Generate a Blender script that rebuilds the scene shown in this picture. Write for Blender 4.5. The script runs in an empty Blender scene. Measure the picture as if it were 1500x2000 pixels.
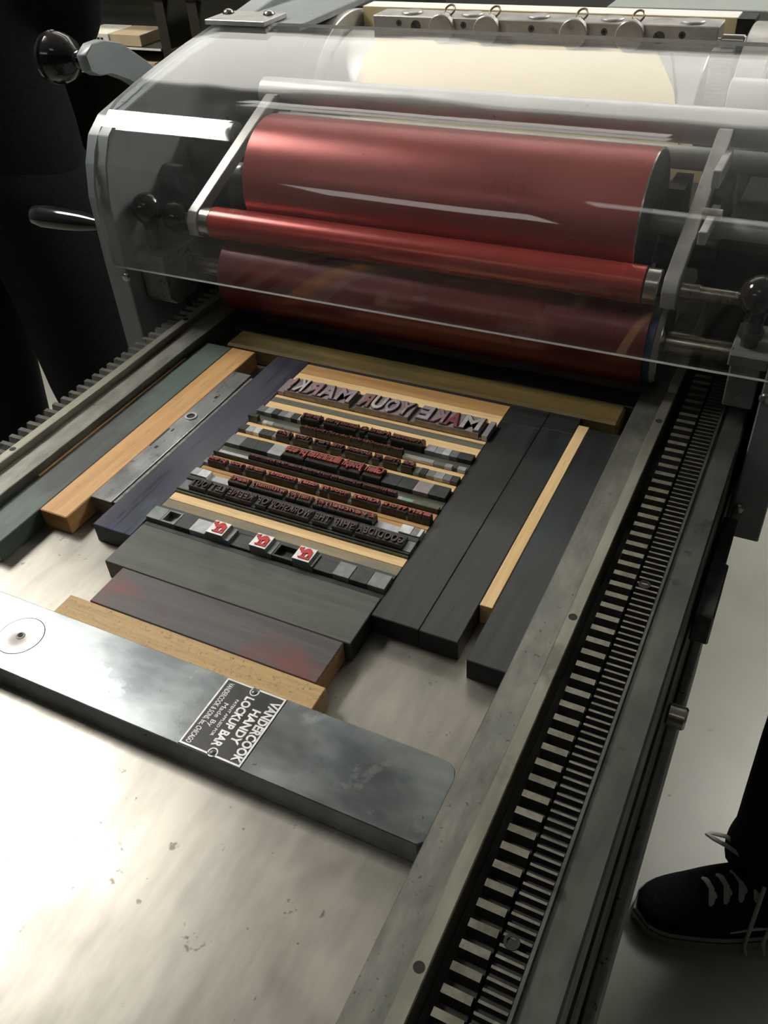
import bpy, bmesh, math, random
from mathutils import Vector, Matrix, Euler
random.seed(7)
S = bpy.context.scene
COL = S.collection
PI = math.pi
Z0 = 0.86            # height of the press bed above the floor (m)

# ------------------------------------------------------------------ camera
def W(x, y, z):      # millimetres measured from the bed surface -> metres in the room
    return Vector((x / 1000.0, y / 1000.0, z / 1000.0 + Z0))
cam_d = bpy.data.cameras.new('camera')
cam = bpy.data.objects.new('camera', cam_d)
COL.objects.link(cam)
cam.location = W(100.66, -243.37, 409.07)
cam.rotation_mode = 'XYZ'
cam.rotation_euler = (0.8756, 0.0582, 0.4582)
cam_d.sensor_fit = 'HORIZONTAL'
cam_d.sensor_width = 36.0
cam_d.lens = 1708.6 / 1500.0 * 36.0
cam_d.clip_start = 0.02
cam_d.clip_end = 50
S.camera = cam

# ------------------------------------------------------------------ colour management, world
S.view_settings.view_transform = 'Standard'
S.view_settings.look = 'None'
S.view_settings.gamma = 1.0
S.view_settings.use_curve_mapping = False
S.view_settings.exposure = 0.12
wd = bpy.data.worlds.new('room_air')
S.world = wd
wd.use_nodes = True
wd.node_tree.nodes['Background'].inputs[0].default_value = (0.5, 0.52, 0.55, 1)
wd.node_tree.nodes['Background'].inputs[1].default_value = 0.05

# ceiling fixtures, fluorescent plus one added glow panel: (centre x, y mm, size x, y mm, emission strength, label)
CEIL = 1820
FIXTURES = [
    (-1800, 440, 700, 640, 46.0, 'rectangular fluorescent ceiling light above the left side of the press'),
    (-1600, -2500, 1240, 620, 2.2, 'rectangular fluorescent ceiling light behind the viewer on the left'),
    (1050, 2350, 1240, 620, 26.0, 'rectangular fluorescent ceiling light over the far right aisle'),
    (-250, -1000, 620, 300, 2.0, 'small square fluorescent ceiling light near the foot of the press bed'),
    (-1500, 2930, 2800, 1240, 2.4, 'very large glowing ceiling panel added at the far end of the room'),  # added glow, reflected as haze in the guard; not a known fixture
    (-950, 1640, 1320, 180, 4.5, 'narrow fluorescent ceiling light hanging over the cylinder end of the press'),
]

# ------------------------------------------------------------------ node helpers / materials
def new_mat(name):
    m = bpy.data.materials.new(name)
    m.use_nodes = True
    nt = m.node_tree
    b = nt.nodes['Principled BSDF']
    return m, nt, b
def ramp(nt, fac, stops):
    r = nt.nodes.new('ShaderNodeValToRGB')
    el = r.color_ramp.elements
    while len(el) < len(stops): el.new(0.5)
    for e, (p, c) in zip(el, stops):
        e.position = p
        e.color = (c[0], c[1], c[2], 1) if hasattr(c, '__len__') else (c, c, c, 1)
    nt.links.new(fac, r.inputs[0])
    return r.outputs[0]
def noise(nt, scale, stretch=(1, 1, 1), detail=4, rough=0.6, seed=0, rnd=True, dist=0.0):
    tc = nt.nodes.new('ShaderNodeTexCoord')
    mp = nt.nodes.new('ShaderNodeMapping')
    mp.inputs['Scale'].default_value = stretch
    mp.inputs['Location'].default_value = (seed * 1.37, seed * 0.71, seed * 2.3)
    if rnd:
        oi = nt.nodes.new('ShaderNodeObjectInfo')
        ml = nt.nodes.new('ShaderNodeMath'); ml.operation = 'MULTIPLY'; ml.inputs[1].default_value = 7.0
        nt.links.new(oi.outputs['Random'], ml.inputs[0])
        ad = nt.nodes.new('ShaderNodeVectorMath'); ad.operation = 'ADD'
        nt.links.new(tc.outputs['Object'], ad.inputs[0]); nt.links.new(ml.outputs[0], ad.inputs[1])
        nt.links.new(ad.outputs[0], mp.inputs[0])
    else:
        nt.links.new(tc.outputs['Object'], mp.inputs[0])
    n = nt.nodes.new('ShaderNodeTexNoise')
    n.inputs['Scale'].default_value = scale
    n.inputs['Detail'].default_value = detail
    n.inputs['Roughness'].default_value = rough
    n.inputs['Distortion'].default_value = dist
    nt.links.new(mp.outputs[0], n.inputs['Vector'])
    return n.outputs['Fac']
def mixc(nt, fac, a, b):
    m = nt.nodes.new('ShaderNodeMix'); m.data_type = 'RGBA'
    if isinstance(fac, float): m.inputs[0].default_value = fac
    else: nt.links.new(fac, m.inputs[0])
    for s, v in ((6, a), (7, b)):
        if hasattr(v, '__len__'): m.inputs[s].default_value = (v[0], v[1], v[2], 1)
        else: nt.links.new(v, m.inputs[s])
    return m.outputs[2]
def bump(nt, b, h, strength, dist=0.001):
    bp = nt.nodes.new('ShaderNodeBump')
    bp.inputs['Strength'].default_value = strength
    bp.inputs['Distance'].default_value = dist
    nt.links.new(h, bp.inputs['Height'])
    nt.links.new(bp.outputs[0], b.inputs['Normal'])
def surf(name, c1, c2, scale=60, stretch=(1, 1, 1), rough=(0.4, 0.5), metal=0.0, bmp=0.0, spots=None,
         patch=None, spec=0.5, lo=0.35, hi=0.65, coat=0.0):
    """two-tone noise colour + optional dark/bright spots and larger patches of stain"""
    m, nt, b = new_mat(name)
    f = noise(nt, scale, stretch)
    c = ramp(nt, f, [(lo, c1), (hi, c2)])
    if patch:
        for i, (pc, ps, pt, pw) in enumerate(patch):
            pf = ramp(nt, noise(nt, ps, (1, 1, 1), 5, 0.6, seed=3 + i * 2.1), [(pt, 0.0), (pt + pw, 1.0)])
            c = mixc(nt, pf, c, pc)
    if spots:
        for i, (sc, ss, st) in enumerate(spots):
            sf = ramp(nt, noise(nt, ss, (1, 1, 1), 3, 0.7, seed=9 + i * 3.3), [(st, 0.0), (st + 0.05, 1.0)])
            c = mixc(nt, sf, c, sc)
    nt.links.new(c, b.inputs['Base Color'])
    rf = ramp(nt, noise(nt, scale * 0.35, (1, 1, 1), 5, 0.65, seed=5), [(0.35, rough[0]), (0.65, rough[1])])
    nt.links.new(rf, b.inputs['Roughness'])
    b.inputs['Metallic'].default_value = metal
    b.inputs['Specular IOR Level'].default_value = spec
    b.inputs['Coat Weight'].default_value = coat
    if bmp > 0: bump(nt, b, f, bmp)
    return m

M = {}
M['bed'] = surf('bed_steel', (0.265, 0.25, 0.225), (0.375, 0.35, 0.31), 55, (1, 0.25, 1), (0.30, 0.42), 0.75, 0.05,
                spots=[((0.16, 0.14, 0.12), 90, 0.66)],
                patch=[((0.26, 0.24, 0.21), 14, 0.56, 0.16), ((0.46, 0.38, 0.35), 9, 0.58, 0.2)])
M['bearer'] = surf('bearer_steel', (0.155, 0.155, 0.135), (0.24, 0.24, 0.21), 120, (1, 0.3, 1), (0.38, 0.5), 0.7, 0.05,
                   spots=[((0.10, 0.10, 0.08), 260, 0.64)], patch=[((0.17, 0.18, 0.16), 25, 0.55, 0.15)])
M['strip'] = surf('guide_strip_steel', (0.22, 0.215, 0.175), (0.31, 0.30, 0.25), 90, (1, 0.15, 1), (0.34, 0.46), 0.7, 0.03,
                  patch=[((0.16, 0.16, 0.13), 18, 0.58, 0.1)])
M['iron'] = surf('black_iron', (0.012, 0.012, 0.012), (0.028, 0.027, 0.024), 90, (1, 1, 1), (0.5, 0.7), 0.3, 0.1)
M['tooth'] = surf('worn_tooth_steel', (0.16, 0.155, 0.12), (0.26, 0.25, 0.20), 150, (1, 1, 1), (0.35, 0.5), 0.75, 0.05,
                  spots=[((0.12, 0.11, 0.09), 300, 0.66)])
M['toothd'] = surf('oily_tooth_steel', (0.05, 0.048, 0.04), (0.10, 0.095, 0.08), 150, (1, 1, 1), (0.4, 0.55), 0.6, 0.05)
M['rail'] = surf('side_rail_steel', (0.085, 0.09, 0.08), (0.13, 0.13, 0.118), 70, (1, 0.4, 1), (0.4, 0.55), 0.6, 0.05,
                 patch=[((0.06, 0.066, 0.06), 22, 0.60, 0.03)])
M['grey'] = surf('grey_machine_paint', (0.235, 0.265, 0.27), (0.275, 0.305, 0.31), 40, (1, 1, 1), (0.32, 0.45), 0.0, 0.04,
                 spots=[((0.04, 0.045, 0.05), 75, 0.70)], spec=0.5)
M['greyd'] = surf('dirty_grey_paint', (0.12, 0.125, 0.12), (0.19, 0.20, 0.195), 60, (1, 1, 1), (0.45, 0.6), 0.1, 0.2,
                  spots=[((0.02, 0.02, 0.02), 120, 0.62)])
M['alu'] = surf('dull_cast_metal', (0.40, 0.39, 0.37), (0.50, 0.49, 0.47), 60, (1, 1, 1), (0.32, 0.5), 0.55, 0.06,
                patch=[((0.30, 0.29, 0.27), 40, 0.62, 0.06)])
M['steel'] = surf('polished_steel', (0.42, 0.41, 0.38), (0.55, 0.54, 0.50), 70, (0.2, 1, 1), (0.16, 0.3), 0.95, 0.02)
M['tube'] = surf('grey_tie_tube', (0.38, 0.39, 0.375), (0.48, 0.49, 0.47), 55, (0.4, 1, 1), (0.28, 0.42), 0.25, 0.05,
                 spots=[((0.08, 0.08, 0.07), 90, 0.68)])
M['shaft'] = surf('oily_steel_shaft', (0.26, 0.22, 0.17), (0.42, 0.38, 0.32), 60, (1, 0.3, 0.3), (0.18, 0.3), 0.95, 0.02,
                  spots=[((0.08, 0.07, 0.05), 60, 0.66)])
M['darksteel'] = surf('dark_steel', (0.06, 0.065, 0.065), (0.12, 0.125, 0.12), 60, (1, 1, 1), (0.3, 0.45), 0.7, 0.05)
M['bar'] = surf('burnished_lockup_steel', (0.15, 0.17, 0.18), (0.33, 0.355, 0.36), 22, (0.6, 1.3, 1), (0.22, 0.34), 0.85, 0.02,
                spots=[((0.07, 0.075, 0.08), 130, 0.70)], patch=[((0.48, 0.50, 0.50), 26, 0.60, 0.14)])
M['disc'] = surf('pale_steel_disc', (0.50, 0.46, 0.42), (0.60, 0.57, 0.53), 80, (1, 1, 1), (0.3, 0.42), 0.8, 0.02)
M['quoin'] = surf('quoin_steel', (0.30, 0.31, 0.31), (0.45, 0.46, 0.46), 60, (1, 0.5, 1), (0.25, 0.4), 0.85, 0.03,
                  patch=[((0.12, 0.125, 0.125), 45, 0.60, 0.12)])
M['rough'] = surf('rough_grey_scale', (0.13, 0.135, 0.12), (0.28, 0.28, 0.25), 300, (1, 1, 1), (0.5, 0.7), 0.4, 0.5)
M['knob'] = surf('black_bakelite', (0.012, 0.011, 0.013), (0.022, 0.020, 0.022), 30, (1, 1, 1), (0.07, 0.14), 0.0, 0.0, spec=0.6)
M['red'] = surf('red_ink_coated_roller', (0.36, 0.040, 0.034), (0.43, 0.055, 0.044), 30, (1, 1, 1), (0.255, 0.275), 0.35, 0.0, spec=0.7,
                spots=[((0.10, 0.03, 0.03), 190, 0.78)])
M['redc'] = surf('shaded_red_roller', (0.115, 0.017, 0.016), (0.15, 0.022, 0.020), 30, (1, 1, 1), (0.27, 0.34), 0.25, 0.02, spec=0.7)  # roller red darkened: shade under rider and guard put into the colour
M['redd'] = surf('red_ink_drum', (0.30, 0.046, 0.042), (0.36, 0.058, 0.05), 18, (1, 1, 1), (0.27, 0.36), 0.4, 0.02, spec=0.7,
                 spots=[((0.10, 0.035, 0.035), 170, 0.66)])
M['cream'] = surf('cream_tympan_paper', (0.80, 0.66, 0.36), (0.85, 0.72, 0.42), 12, (1, 1, 1), (0.5, 0.6), 0.0, 0.0)
M['white'] = surf('white_board', (0.78, 0.77, 0.72), (0.84, 0.83, 0.79), 12, (1, 1, 1), (0.5, 0.6), 0.0, 0.0)
M['blue'] = surf('blue_ink_smear', (0.015, 0.035, 0.08), (0.03, 0.06, 0.12), 60, (1, 1, 1), (0.3, 0.4), 0.1, 0.0)
M['ivory'] = surf('ivory_nylon', (0.42, 0.40, 0.33), (0.50, 0.48, 0.40), 60, (1, 1, 1), (0.3, 0.4), 0.0, 0.0)
M['black'] = surf('matt_black', (0.008, 0.008, 0.008), (0.016, 0.016, 0.016), 60, (1, 1, 1), (0.6, 0.8), 0.0, 0.0)
M['plate'] = surf('black_nameplate', (0.018, 0.020, 0.020), (0.035, 0.037, 0.037), 60, (1, 1, 1), (0.3, 0.45), 0.0, 0.0)
M['letter'] = surf('raised_white_metal', (0.62, 0.62, 0.60), (0.80, 0.80, 0.78), 200, (1, 1, 1), (0.35, 0.5), 0.3, 0.0,
                   spots=[((0.2, 0.2, 0.2), 400, 0.68)])
M['cloth'] = surf('black_cloth', (0.006, 0.007, 0.009), (0.012, 0.013, 0.016), 300, (1, 1, 1), (0.85, 0.95), 0.0, 0.3, spec=0.15)
M['skin'] = surf('skin', (0.50, 0.30, 0.22), (0.55, 0.34, 0.25), 40, (1, 1, 1), (0.5, 0.6), 0.0, 0.0)
M['hair'] = surf('brown_hair', (0.03, 0.02, 0.015), (0.06, 0.04, 0.025), 200, (1, 1, 0.1), (0.5, 0.6), 0.0, 0.4)
M['rubber'] = surf('off_white_rubber', (0.24, 0.24, 0.22), (0.30, 0.30, 0.28), 60, (1, 1, 1), (0.6, 0.7), 0.0, 0.0)
M['lace'] = surf('grey_white_lace', (0.42, 0.42, 0.40), (0.50, 0.50, 0.48), 300, (1, 1, 1), (0.8, 0.9), 0.0, 0.1)
M['floor'] = surf('polished_concrete', (0.25, 0.25, 0.215), (0.31, 0.31, 0.27), 3.5, (1, 1, 1), (0.25, 0.4), 0.0, 0.0,
                  spots=[((0.16, 0.155, 0.13), 22, 0.72)], patch=[((0.26, 0.26, 0.225), 2.0, 0.55, 0.12)])
M['wall'] = surf('dark_wall_paint', (0.055, 0.055, 0.05), (0.07, 0.07, 0.062), 2, (1, 1, 1), (0.7, 0.8), 0.0, 0.0)
M['ceil'] = surf('ceiling_tile', (0.55, 0.55, 0.53), (0.6, 0.6, 0.58), 6, (1, 1, 1), (0.8, 0.9), 0.0, 0.0)
M['cabinet'] = surf('olive_cabinet_paint', (0.018, 0.017, 0.011), (0.028, 0.027, 0.018), 8, (1, 1, 1), (0.4, 0.5), 0.0, 0.0)
M['label'] = surf('label_card', (0.55, 0.54, 0.45), (0.64, 0.63, 0.53), 80, (1, 1, 1), (0.7, 0.8), 0.0, 0.0)
M['card'] = surf('tan_cardboard', (0.36, 0.28, 0.17), (0.43, 0.34, 0.21), 15, (1, 1, 1), (0.8, 0.9), 0.0, 0.0)
M['bronze'] = surf('bronze_ring', (0.28, 0.22, 0.14), (0.38, 0.30, 0.20), 80, (1, 1, 1), (0.3, 0.4), 0.85, 0.0)
M['table'] = surf('grey_green_table', (0.30, 0.34, 0.31), (0.34, 0.38, 0.35), 10, (1, 1, 1), (0.4, 0.5), 0.0, 0.0)

def wood(name, c1, c2, axis, rough=(0.42, 0.55), dirt=None, patch=None, fine=1.0):
    """straight-grained furniture wood; axis = 0 grain along x, 1 along y"""
    m, nt, b = new_mat(name)
    st = (0.05, 1, 1) if axis == 0 else (1, 0.05, 1)
    f = noise(nt, 170 * fine, st, 5, 0.6, dist=0.3)
    f2 = noise(nt, 900, (0.06, 1, 1) if axis == 0 else (1, 0.06, 1), 2, 0.5, seed=4)
    c = ramp(nt, f, [(0.33, c1), (0.66, c2)])
    d = ramp(nt, f2, [(0.58, 0.0), (0.75, 0.45)])
    c = mixc(nt, d, c, tuple(v * 0.45 for v in c1))
    for i, (pc, ps, pt, pw) in enumerate(patch or []):
        pf = ramp(nt, noise(nt, ps, (0.5, 1, 1) if axis == 0 else (1, 0.5, 1), 4, 0.6, seed=2 + 3 * i), [(pt, 0.0), (pt + pw, 1.0)])
        c = mixc(nt, pf, c, pc)
    if dirt:
        pf = ramp(nt, noise(nt, 420, (1, 1, 1), 4, 0.75, seed=8), [(dirt[1], 0.0), (dirt[1] + 0.14, 1.0)])
        c = mixc(nt, pf, c, dirt[0])
    nt.links.new(c, b.inputs['Base Color'])
    rf = ramp(nt, f, [(0.3, rough[0]), (0.7, rough[1])])
    nt.links.new(rf, b.inputs['Roughness'])
    bump(nt, b, f, 0.12)
    return m
MAPLE = ((0.76, 0.50, 0.225), (0.92, 0.67, 0.35))
for ax in (0, 1):
    M['maple%d' % ax] = wood('light_maple', MAPLE[0], MAPLE[1], ax)
    M['amber%d' % ax] = wood('amber_maple', (0.50, 0.275, 0.10), (0.63, 0.365, 0.15), ax)
    M['inky%d' % ax] = wood('ink_blackened_wood', (0.016, 0.018, 0.018), (0.034, 0.037, 0.037), ax, (0.3, 0.42),
                            patch=[((0.022, 0.038, 0.048), 16, 0.55, 0.2), ((0.05, 0.052, 0.05), 30, 0.62, 0.15)])
M['grimy0'] = wood('grimy_grey_brown_wood', (0.20, 0.16, 0.09), (0.30, 0.25, 0.15), 0, patch=[((0.16, 0.15, 0.11), 60, 0.5, 0.2)])
M['greystain0'] = wood('grey_stained_wood', (0.095, 0.095, 0.07), (0.15, 0.15, 0.115), 0, patch=[((0.22, 0.20, 0.12), 50, 0.62, 0.12)])
M['green1'] = wood('green_stained_wood', (0.055, 0.085, 0.072), (0.085, 0.12, 0.105), 1,
                   patch=[((0.05, 0.055, 0.052), 14, 0.54, 0.1), ((0.10, 0.155, 0.14), 22, 0.60, 0.15), ((0.22, 0.15, 0.06), 30, 0.66, 0.1)])
M['purple1'] = wood('blue_purple_stained_wood', (0.034, 0.036, 0.052), (0.058, 0.060, 0.082), 1, (0.25, 0.38),
                    patch=[((0.045, 0.06, 0.13), 18, 0.54, 0.15), ((0.055, 0.035, 0.06), 13, 0.60, 0.1), ((0.10, 0.14, 0.21), 26, 0.66, 0.12)])
M['olive0'] = wood('dark_olive_stained_wood', (0.055, 0.060, 0.050), (0.088, 0.092, 0.078), 0,
                   patch=[((0.04, 0.045, 0.044), 20, 0.52, 0.15), ((0.12, 0.10, 0.045), 18, 0.64, 0.12)])
M['redblack0'] = wood('red_and_black_stained_wood', (0.050, 0.045, 0.045), (0.085, 0.075, 0.07), 0,
                      patch=[((0.17, 0.032, 0.028), 14, 0.53, 0.14), ((0.06, 0.04, 0.05), 30, 0.6, 0.1)])
M['dirtymaple0'] = wood('worn_dirty_maple', (0.42, 0.27, 0.10), (0.52, 0.35, 0.15), 0, (0.5, 0.65), dirt=((0.13, 0.09, 0.05), 0.56), fine=1.6)
M['brassy0'] = wood('dark_brassy_varnished_wood', (0.15, 0.105, 0.035), (0.21, 0.15, 0.055), 0, (0.35, 0.5), dirt=((0.07, 0.05, 0.02), 0.60),
                    patch=[((0.11, 0.085, 0.035), 16, 0.52, 0.15)])
M['end'] = wood('end_grain_wood', (0.25, 0.13, 0.045), (0.40, 0.22, 0.09), 0)
M['enddark'] = M['black']
# type metal in several states
def lead(name, c, r=(0.32, 0.48)):
    return surf(name, tuple(v * 0.85 for v in c), tuple(min(1, v * 1.12) for v in c), 180, (1, 1, 1), r, 0.6, 0.06,
                spots=[(tuple(v * 0.5 for v in c), 260, 0.68)])
M['LL'] = lead('bright_type_metal', (0.62, 0.63, 0.64))
M['L'] = lead('pale_type_metal', (0.42, 0.43, 0.45))
M['M'] = lead('grey_type_metal', (0.22, 0.235, 0.235))
M['D'] = lead('dark_type_metal', (0.065, 0.07, 0.068))
M['P'] = lead('pinkish_type_metal', (0.36, 0.31, 0.32))
M['G'] = lead('green_tarnished_metal', (0.20, 0.36, 0.29))
M['O'] = lead('olive_tarnished_metal', (0.12, 0.125, 0.095))
M['sort'] = lead('inky_type_body', (0.05, 0.048, 0.042), (0.35, 0.5))
M['bigsort'] = lead('headline_type_body', (0.33, 0.29, 0.25))
M['bigtop'] = lead('headline_type_shoulder', (0.44, 0.38, 0.40))
M['inkline'] = surf('dried_ink_edge', (0.09, 0.045, 0.055), (0.14, 0.075, 0.085), 200, (1, 1, 1), (0.4, 0.5), 0.2, 0.0)
M['inkred'] = surf('red_inked_face', (0.27, 0.055, 0.045), (0.38, 0.085, 0.07), 240, (1, 1, 1), (0.3, 0.45), 0.1, 0.05)
M['inkdull'] = surf('dull_brown_red_face', (0.10, 0.035, 0.03), (0.24, 0.07, 0.06), 500, (1, 1, 1), (0.35, 0.5), 0.2, 0.05,
                    spots=[((0.35, 0.32, 0.28), 500, 0.70)])
M['inkdark'] = surf('dark_inked_face', (0.07, 0.04, 0.035), (0.16, 0.11, 0.10), 300, (1, 1, 1), (0.25, 0.4), 0.4, 0.05)
M['camelred'] = surf('bright_red_ink', (0.48, 0.022, 0.020), (0.56, 0.035, 0.030), 200, (1, 1, 1), (0.35, 0.45), 0.0, 0.0)
M['camelwhite'] = surf('bare_white_metal', (0.72, 0.72, 0.72), (0.84, 0.84, 0.84), 200, (1, 1, 1), (0.35, 0.5), 0.3, 0.0)
for k, c in (('fpink', (0.52, 0.42, 0.46)), ('flight', (0.74, 0.74, 0.72)), ('fred', (0.36, 0.10, 0.12)), ('fmauve', (0.46, 0.32, 0.35)), ('fblue', (0.50, 0.46, 0.54)), ('fbrown', (0.42, 0.25, 0.23))):
    M[k] = lead('headline_face_' + k[1:], c)

def acrylic():
    m = bpy.data.materials.new('clear_acrylic')
    m.use_nodes = True
    nt = m.node_tree; nt.nodes.clear()
    out = nt.nodes.new('ShaderNodeOutputMaterial')
    tr = nt.nodes.new('ShaderNodeBsdfTransparent'); tr.inputs[0].default_value = (0.975, 0.98, 0.98, 1)
    gl = nt.nodes.new('ShaderNodeBsdfGlossy'); gl.inputs['Roughness'].default_value = 0.035
    df = nt.nodes.new('ShaderNodeBsdfDiffuse'); df.inputs[0].default_value = (0.8, 0.82, 0.82, 1)
    f = noise(nt, 9, (0.5, 1, 1), 2, 0.4, rnd=False)
    bp = nt.nodes.new('ShaderNodeBump'); bp.inputs['Strength'].default_value = 0.25; bp.inputs['Distance'].default_value = 0.004
    nt.links.new(f, bp.inputs['Height']); nt.links.new(bp.outputs[0], gl.inputs['Normal'])
    g = nt.nodes.new('ShaderNodeNewGeometry')
    dt = nt.nodes.new('ShaderNodeVectorMath'); dt.operation = 'DOT_PRODUCT'
    nt.links.new(g.outputs['Incoming'], dt.inputs[0]); nt.links.new(g.outputs['Normal'], dt.inputs[1])
    def mth(op, a, b=None):
        n = nt.nodes.new('ShaderNodeMath'); n.operation = op
        for i, v in enumerate((a, b)):
            if v is None: continue
            if isinstance(v, (int, float)): n.inputs[i].default_value = v
            else: nt.links.new(v, n.inputs[i])
        return n.outputs[0]
    ab = mth('ABSOLUTE', dt.outputs['Value'])
    p5 = mth('POWER', mth('SUBTRACT', 1.0, ab), 5.0)
    fr = mth('ADD', mth('MULTIPLY', p5, 0.90), 0.045)
    mx = nt.nodes.new('ShaderNodeMixShader')
    nt.links.new(fr, mx.inputs[0]); nt.links.new(tr.outputs[0], mx.inputs[1]); nt.links.new(gl.outputs[0], mx.inputs[2])
    scuff = ramp(nt, noise(nt, 14, (0.3, 1, 1), 6, 0.7, seed=6, rnd=False), [(0.38, 0.010), (0.72, 0.04)])
    mx2 = nt.nodes.new('ShaderNodeMixShader')
    nt.links.new(scuff, mx2.inputs[0]); nt.links.new(mx.outputs[0], mx2.inputs[1]); nt.links.new(df.outputs[0], mx2.inputs[2])
    nt.links.new(mx2.outputs[0], out.inputs[0])
    return m
M['acrylic'] = acrylic()
M['acrylic_edge'] = surf('frosted_acrylic_edge', (0.55, 0.56, 0.56), (0.66, 0.67, 0.67), 90, (1, 1, 1), (0.3, 0.5), 0.0, 0.0)
def emit(name, col, st):
    m, nt, b = new_mat(name)
    b.inputs['Base Color'].default_value = (0.8, 0.8, 0.8, 1)
    b.inputs['Emission Color'].default_value = (*col, 1)
    b.inputs['Emission Strength'].default_value = st
    return m

# ------------------------------------------------------------------ mesh helpers (millimetre input)
def BM(): return bmesh.new()
def merge(dst, src):
    me = bpy.data.meshes.new('tmp'); src.to_mesh(me); src.free(); dst.from_mesh(me); bpy.data.meshes.remove(me)
def box(bm, x0, x1, y0, y1, z0, z1, bev=0.0, mi=0, seg=1):
    t = bmesh.new()
    bmesh.ops.create_cube(t, size=1.0)
    for v in t.verts:
        v.co = Vector(((x0 + x1) / 2 + v.co.x * (x1 - x0), (y0 + y1) / 2 + v.co.y * (y1 - y0), (z0 + z1) / 2 + v.co.z * (z1 - z0)))
    if bev > 0: bmesh.ops.bevel(t, geom=t.edges[:], offset=bev, segments=seg, affect='EDGES', profile=0.5)
    for f in t.faces: f.material_index = mi
    merge(bm, t)
def prism(bm, pts, axis, a, b, mi=0, bev=0.0):
    """pts = 2d outline; axis 'x': pts are (y,z); 'y': (x,z); 'z': (x,y)"""
    t = bmesh.new()
    def mk(p, w):
        return {'x': (w, p[0], p[1]), 'y': (p[0], w, p[1]), 'z': (p[0], p[1], w)}[axis]
    v0 = [t.verts.new(mk(p, a)) for p in pts]; v1 = [t.verts.new(mk(p, b)) for p in pts]
    t.faces.new(v0); t.faces.new(v1[::-1])
    n = len(pts)
    for i in range(n): t.faces.new((v0[i], v1[i], v1[(i + 1) % n], v0[(i + 1) % n]))
    bmesh.ops.recalc_face_normals(t, faces=t.faces[:])
    if bev > 0: bmesh.ops.bevel(t, geom=t.edges[:], offset=bev, segments=1, affect='EDGES')
    for f in t.faces: f.material_index = mi
    merge(bm, t)
def lathe(bm, prof, origin, axis=(0, 0, 1), seg=32, mi=0):
    """prof = [(distance along axis, radius)]"""
    t = bmesh.new()
    q = Vector((0, 0, 1)).rotation_difference(Vector(axis).normalized())
    O = Vector(origin); rings = []
    for d, r in prof:
        if r < 1e-6: rings.append([t.verts.new(O + q @ Vector((0, 0, d)))]); continue
        rings.append([t.verts.new(O + q @ Vector((r * math.cos(2 * PI * k / seg), r * math.sin(2 * PI * k / seg), d))) for k in range(seg)])
    for A, B in zip(rings[:-1], rings[1:]):
        for k in range(seg):
            k2 = (k + 1) % seg
            if len(A) == 1 and len(B) == 1: continue
            if len(A) == 1: t.faces.new((A[0], B[k], B[k2]))
            elif len(B) == 1: t.faces.new((A[k2], A[k], B[0]))
            else: t.faces.new((A[k], B[k], B[k2], A[k2]))
    for R in (rings[0], rings[-1]):
        if len(R) > 1:
            t.faces.new(R)
    bmesh.ops.recalc_face_normals(t, faces=t.faces[:])
    for f in t.faces: f.material_index = mi
    merge(bm, t)
def cyl(bm, p0, p1, r, r2=None, seg=32, mi=0, bev=0.0):
    d = Vector(p1) - Vector(p0); L = d.length; r2 = r if r2 is None else r2
    pr = [(0, r), (L, r2)] if not bev else [(0, r - bev), (bev, r), (L - bev, r2), (L, r2 - bev)]
    lathe(bm, pr, p0, d, seg, mi)
def tube(bm, pts, r, seg=8, mi=0, flat=1.0):
    """swept tube along a poly-line"""
    P = [Vector(p) for p in pts]; t = bmesh.new(); rings = []
    up = Vector((0, 0, 1))
    for i, p in enumerate(P):
        d = (P[min(i + 1, len(P) - 1)] - P[max(i - 1, 0)]).normalized()
        s = d.cross(up)
        if s.length < 0.1: s = d.cross(Vector((1, 0, 0)))
        s.normalize(); u = s.cross(d).normalized()
        rings.append([t.verts.new(p + s * (r * math.cos(2 * PI * k / seg)) + u * (r * flat * math.sin(2 * PI * k / seg))) for k in range(seg)])
    for A, B in zip(rings[:-1], rings[1:]):
        for k in range(seg): t.faces.new((A[k], B[k], B[(k + 1) % seg], A[(k + 1) % seg]))
    t.faces.new(rings[0]); t.faces.new(rings[-1])
    bmesh.ops.recalc_face_normals(t, faces=t.faces[:])
    for f in t.faces: f.material_index = mi
    merge(bm, t)
ORG = {}
def obj(name, bm, mats, parent=None, origin=None, smooth=35):
    """origin in mm (bed frame); mesh is stored relative to it"""
    if not isinstance(mats, (list, tuple)): mats = [mats]
    if origin is None:
        xs = [v.co for v in bm.verts]
        origin = (sum(v.x for v in xs) / len(xs), sum(v.y for v in xs) / len(xs), min(v.z for v in xs))
    for v in bm.verts: v.co = (v.co - Vector(origin)) / 1000.0
    me = bpy.data.meshes.new(name); bm.to_mesh(me); bm.free()
    for m in mats: me.materials.append(m if not isinstance(m, str) else M[m])
    if smooth:
        for p in me.polygons: p.use_smooth = True
        me.set_sharp_from_angle(angle=math.radians(smooth))
    o = bpy.data.objects.new(name, me); COL.objects.link(o)
    wo = W(*origin); ORG[o.name] = wo
    if parent is not None:
        o.parent = parent; o.location = wo - ORG[parent.name]
    else: o.location = wo
    return o
def tag(o, label, cat, group=None):
    o['label'] = label; o['category'] = cat
    if group: o['group'] = group
    return o
def thing(name, label, cat, loc, group=None):
    o = bpy.data.objects.new(name, None); COL.objects.link(o); o.empty_display_size = 0.02
    o.location = W(*loc); ORG[o.name] = o.location.copy()
    return tag(o, label, cat, group)
def struct(o): o['kind'] = 'structure'; return o
def part(name, parent, mats, fn, origin=None, smooth=35):
    bm = BM(); fn(bm); return obj(name, bm, mats, parent, origin, smooth)

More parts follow.
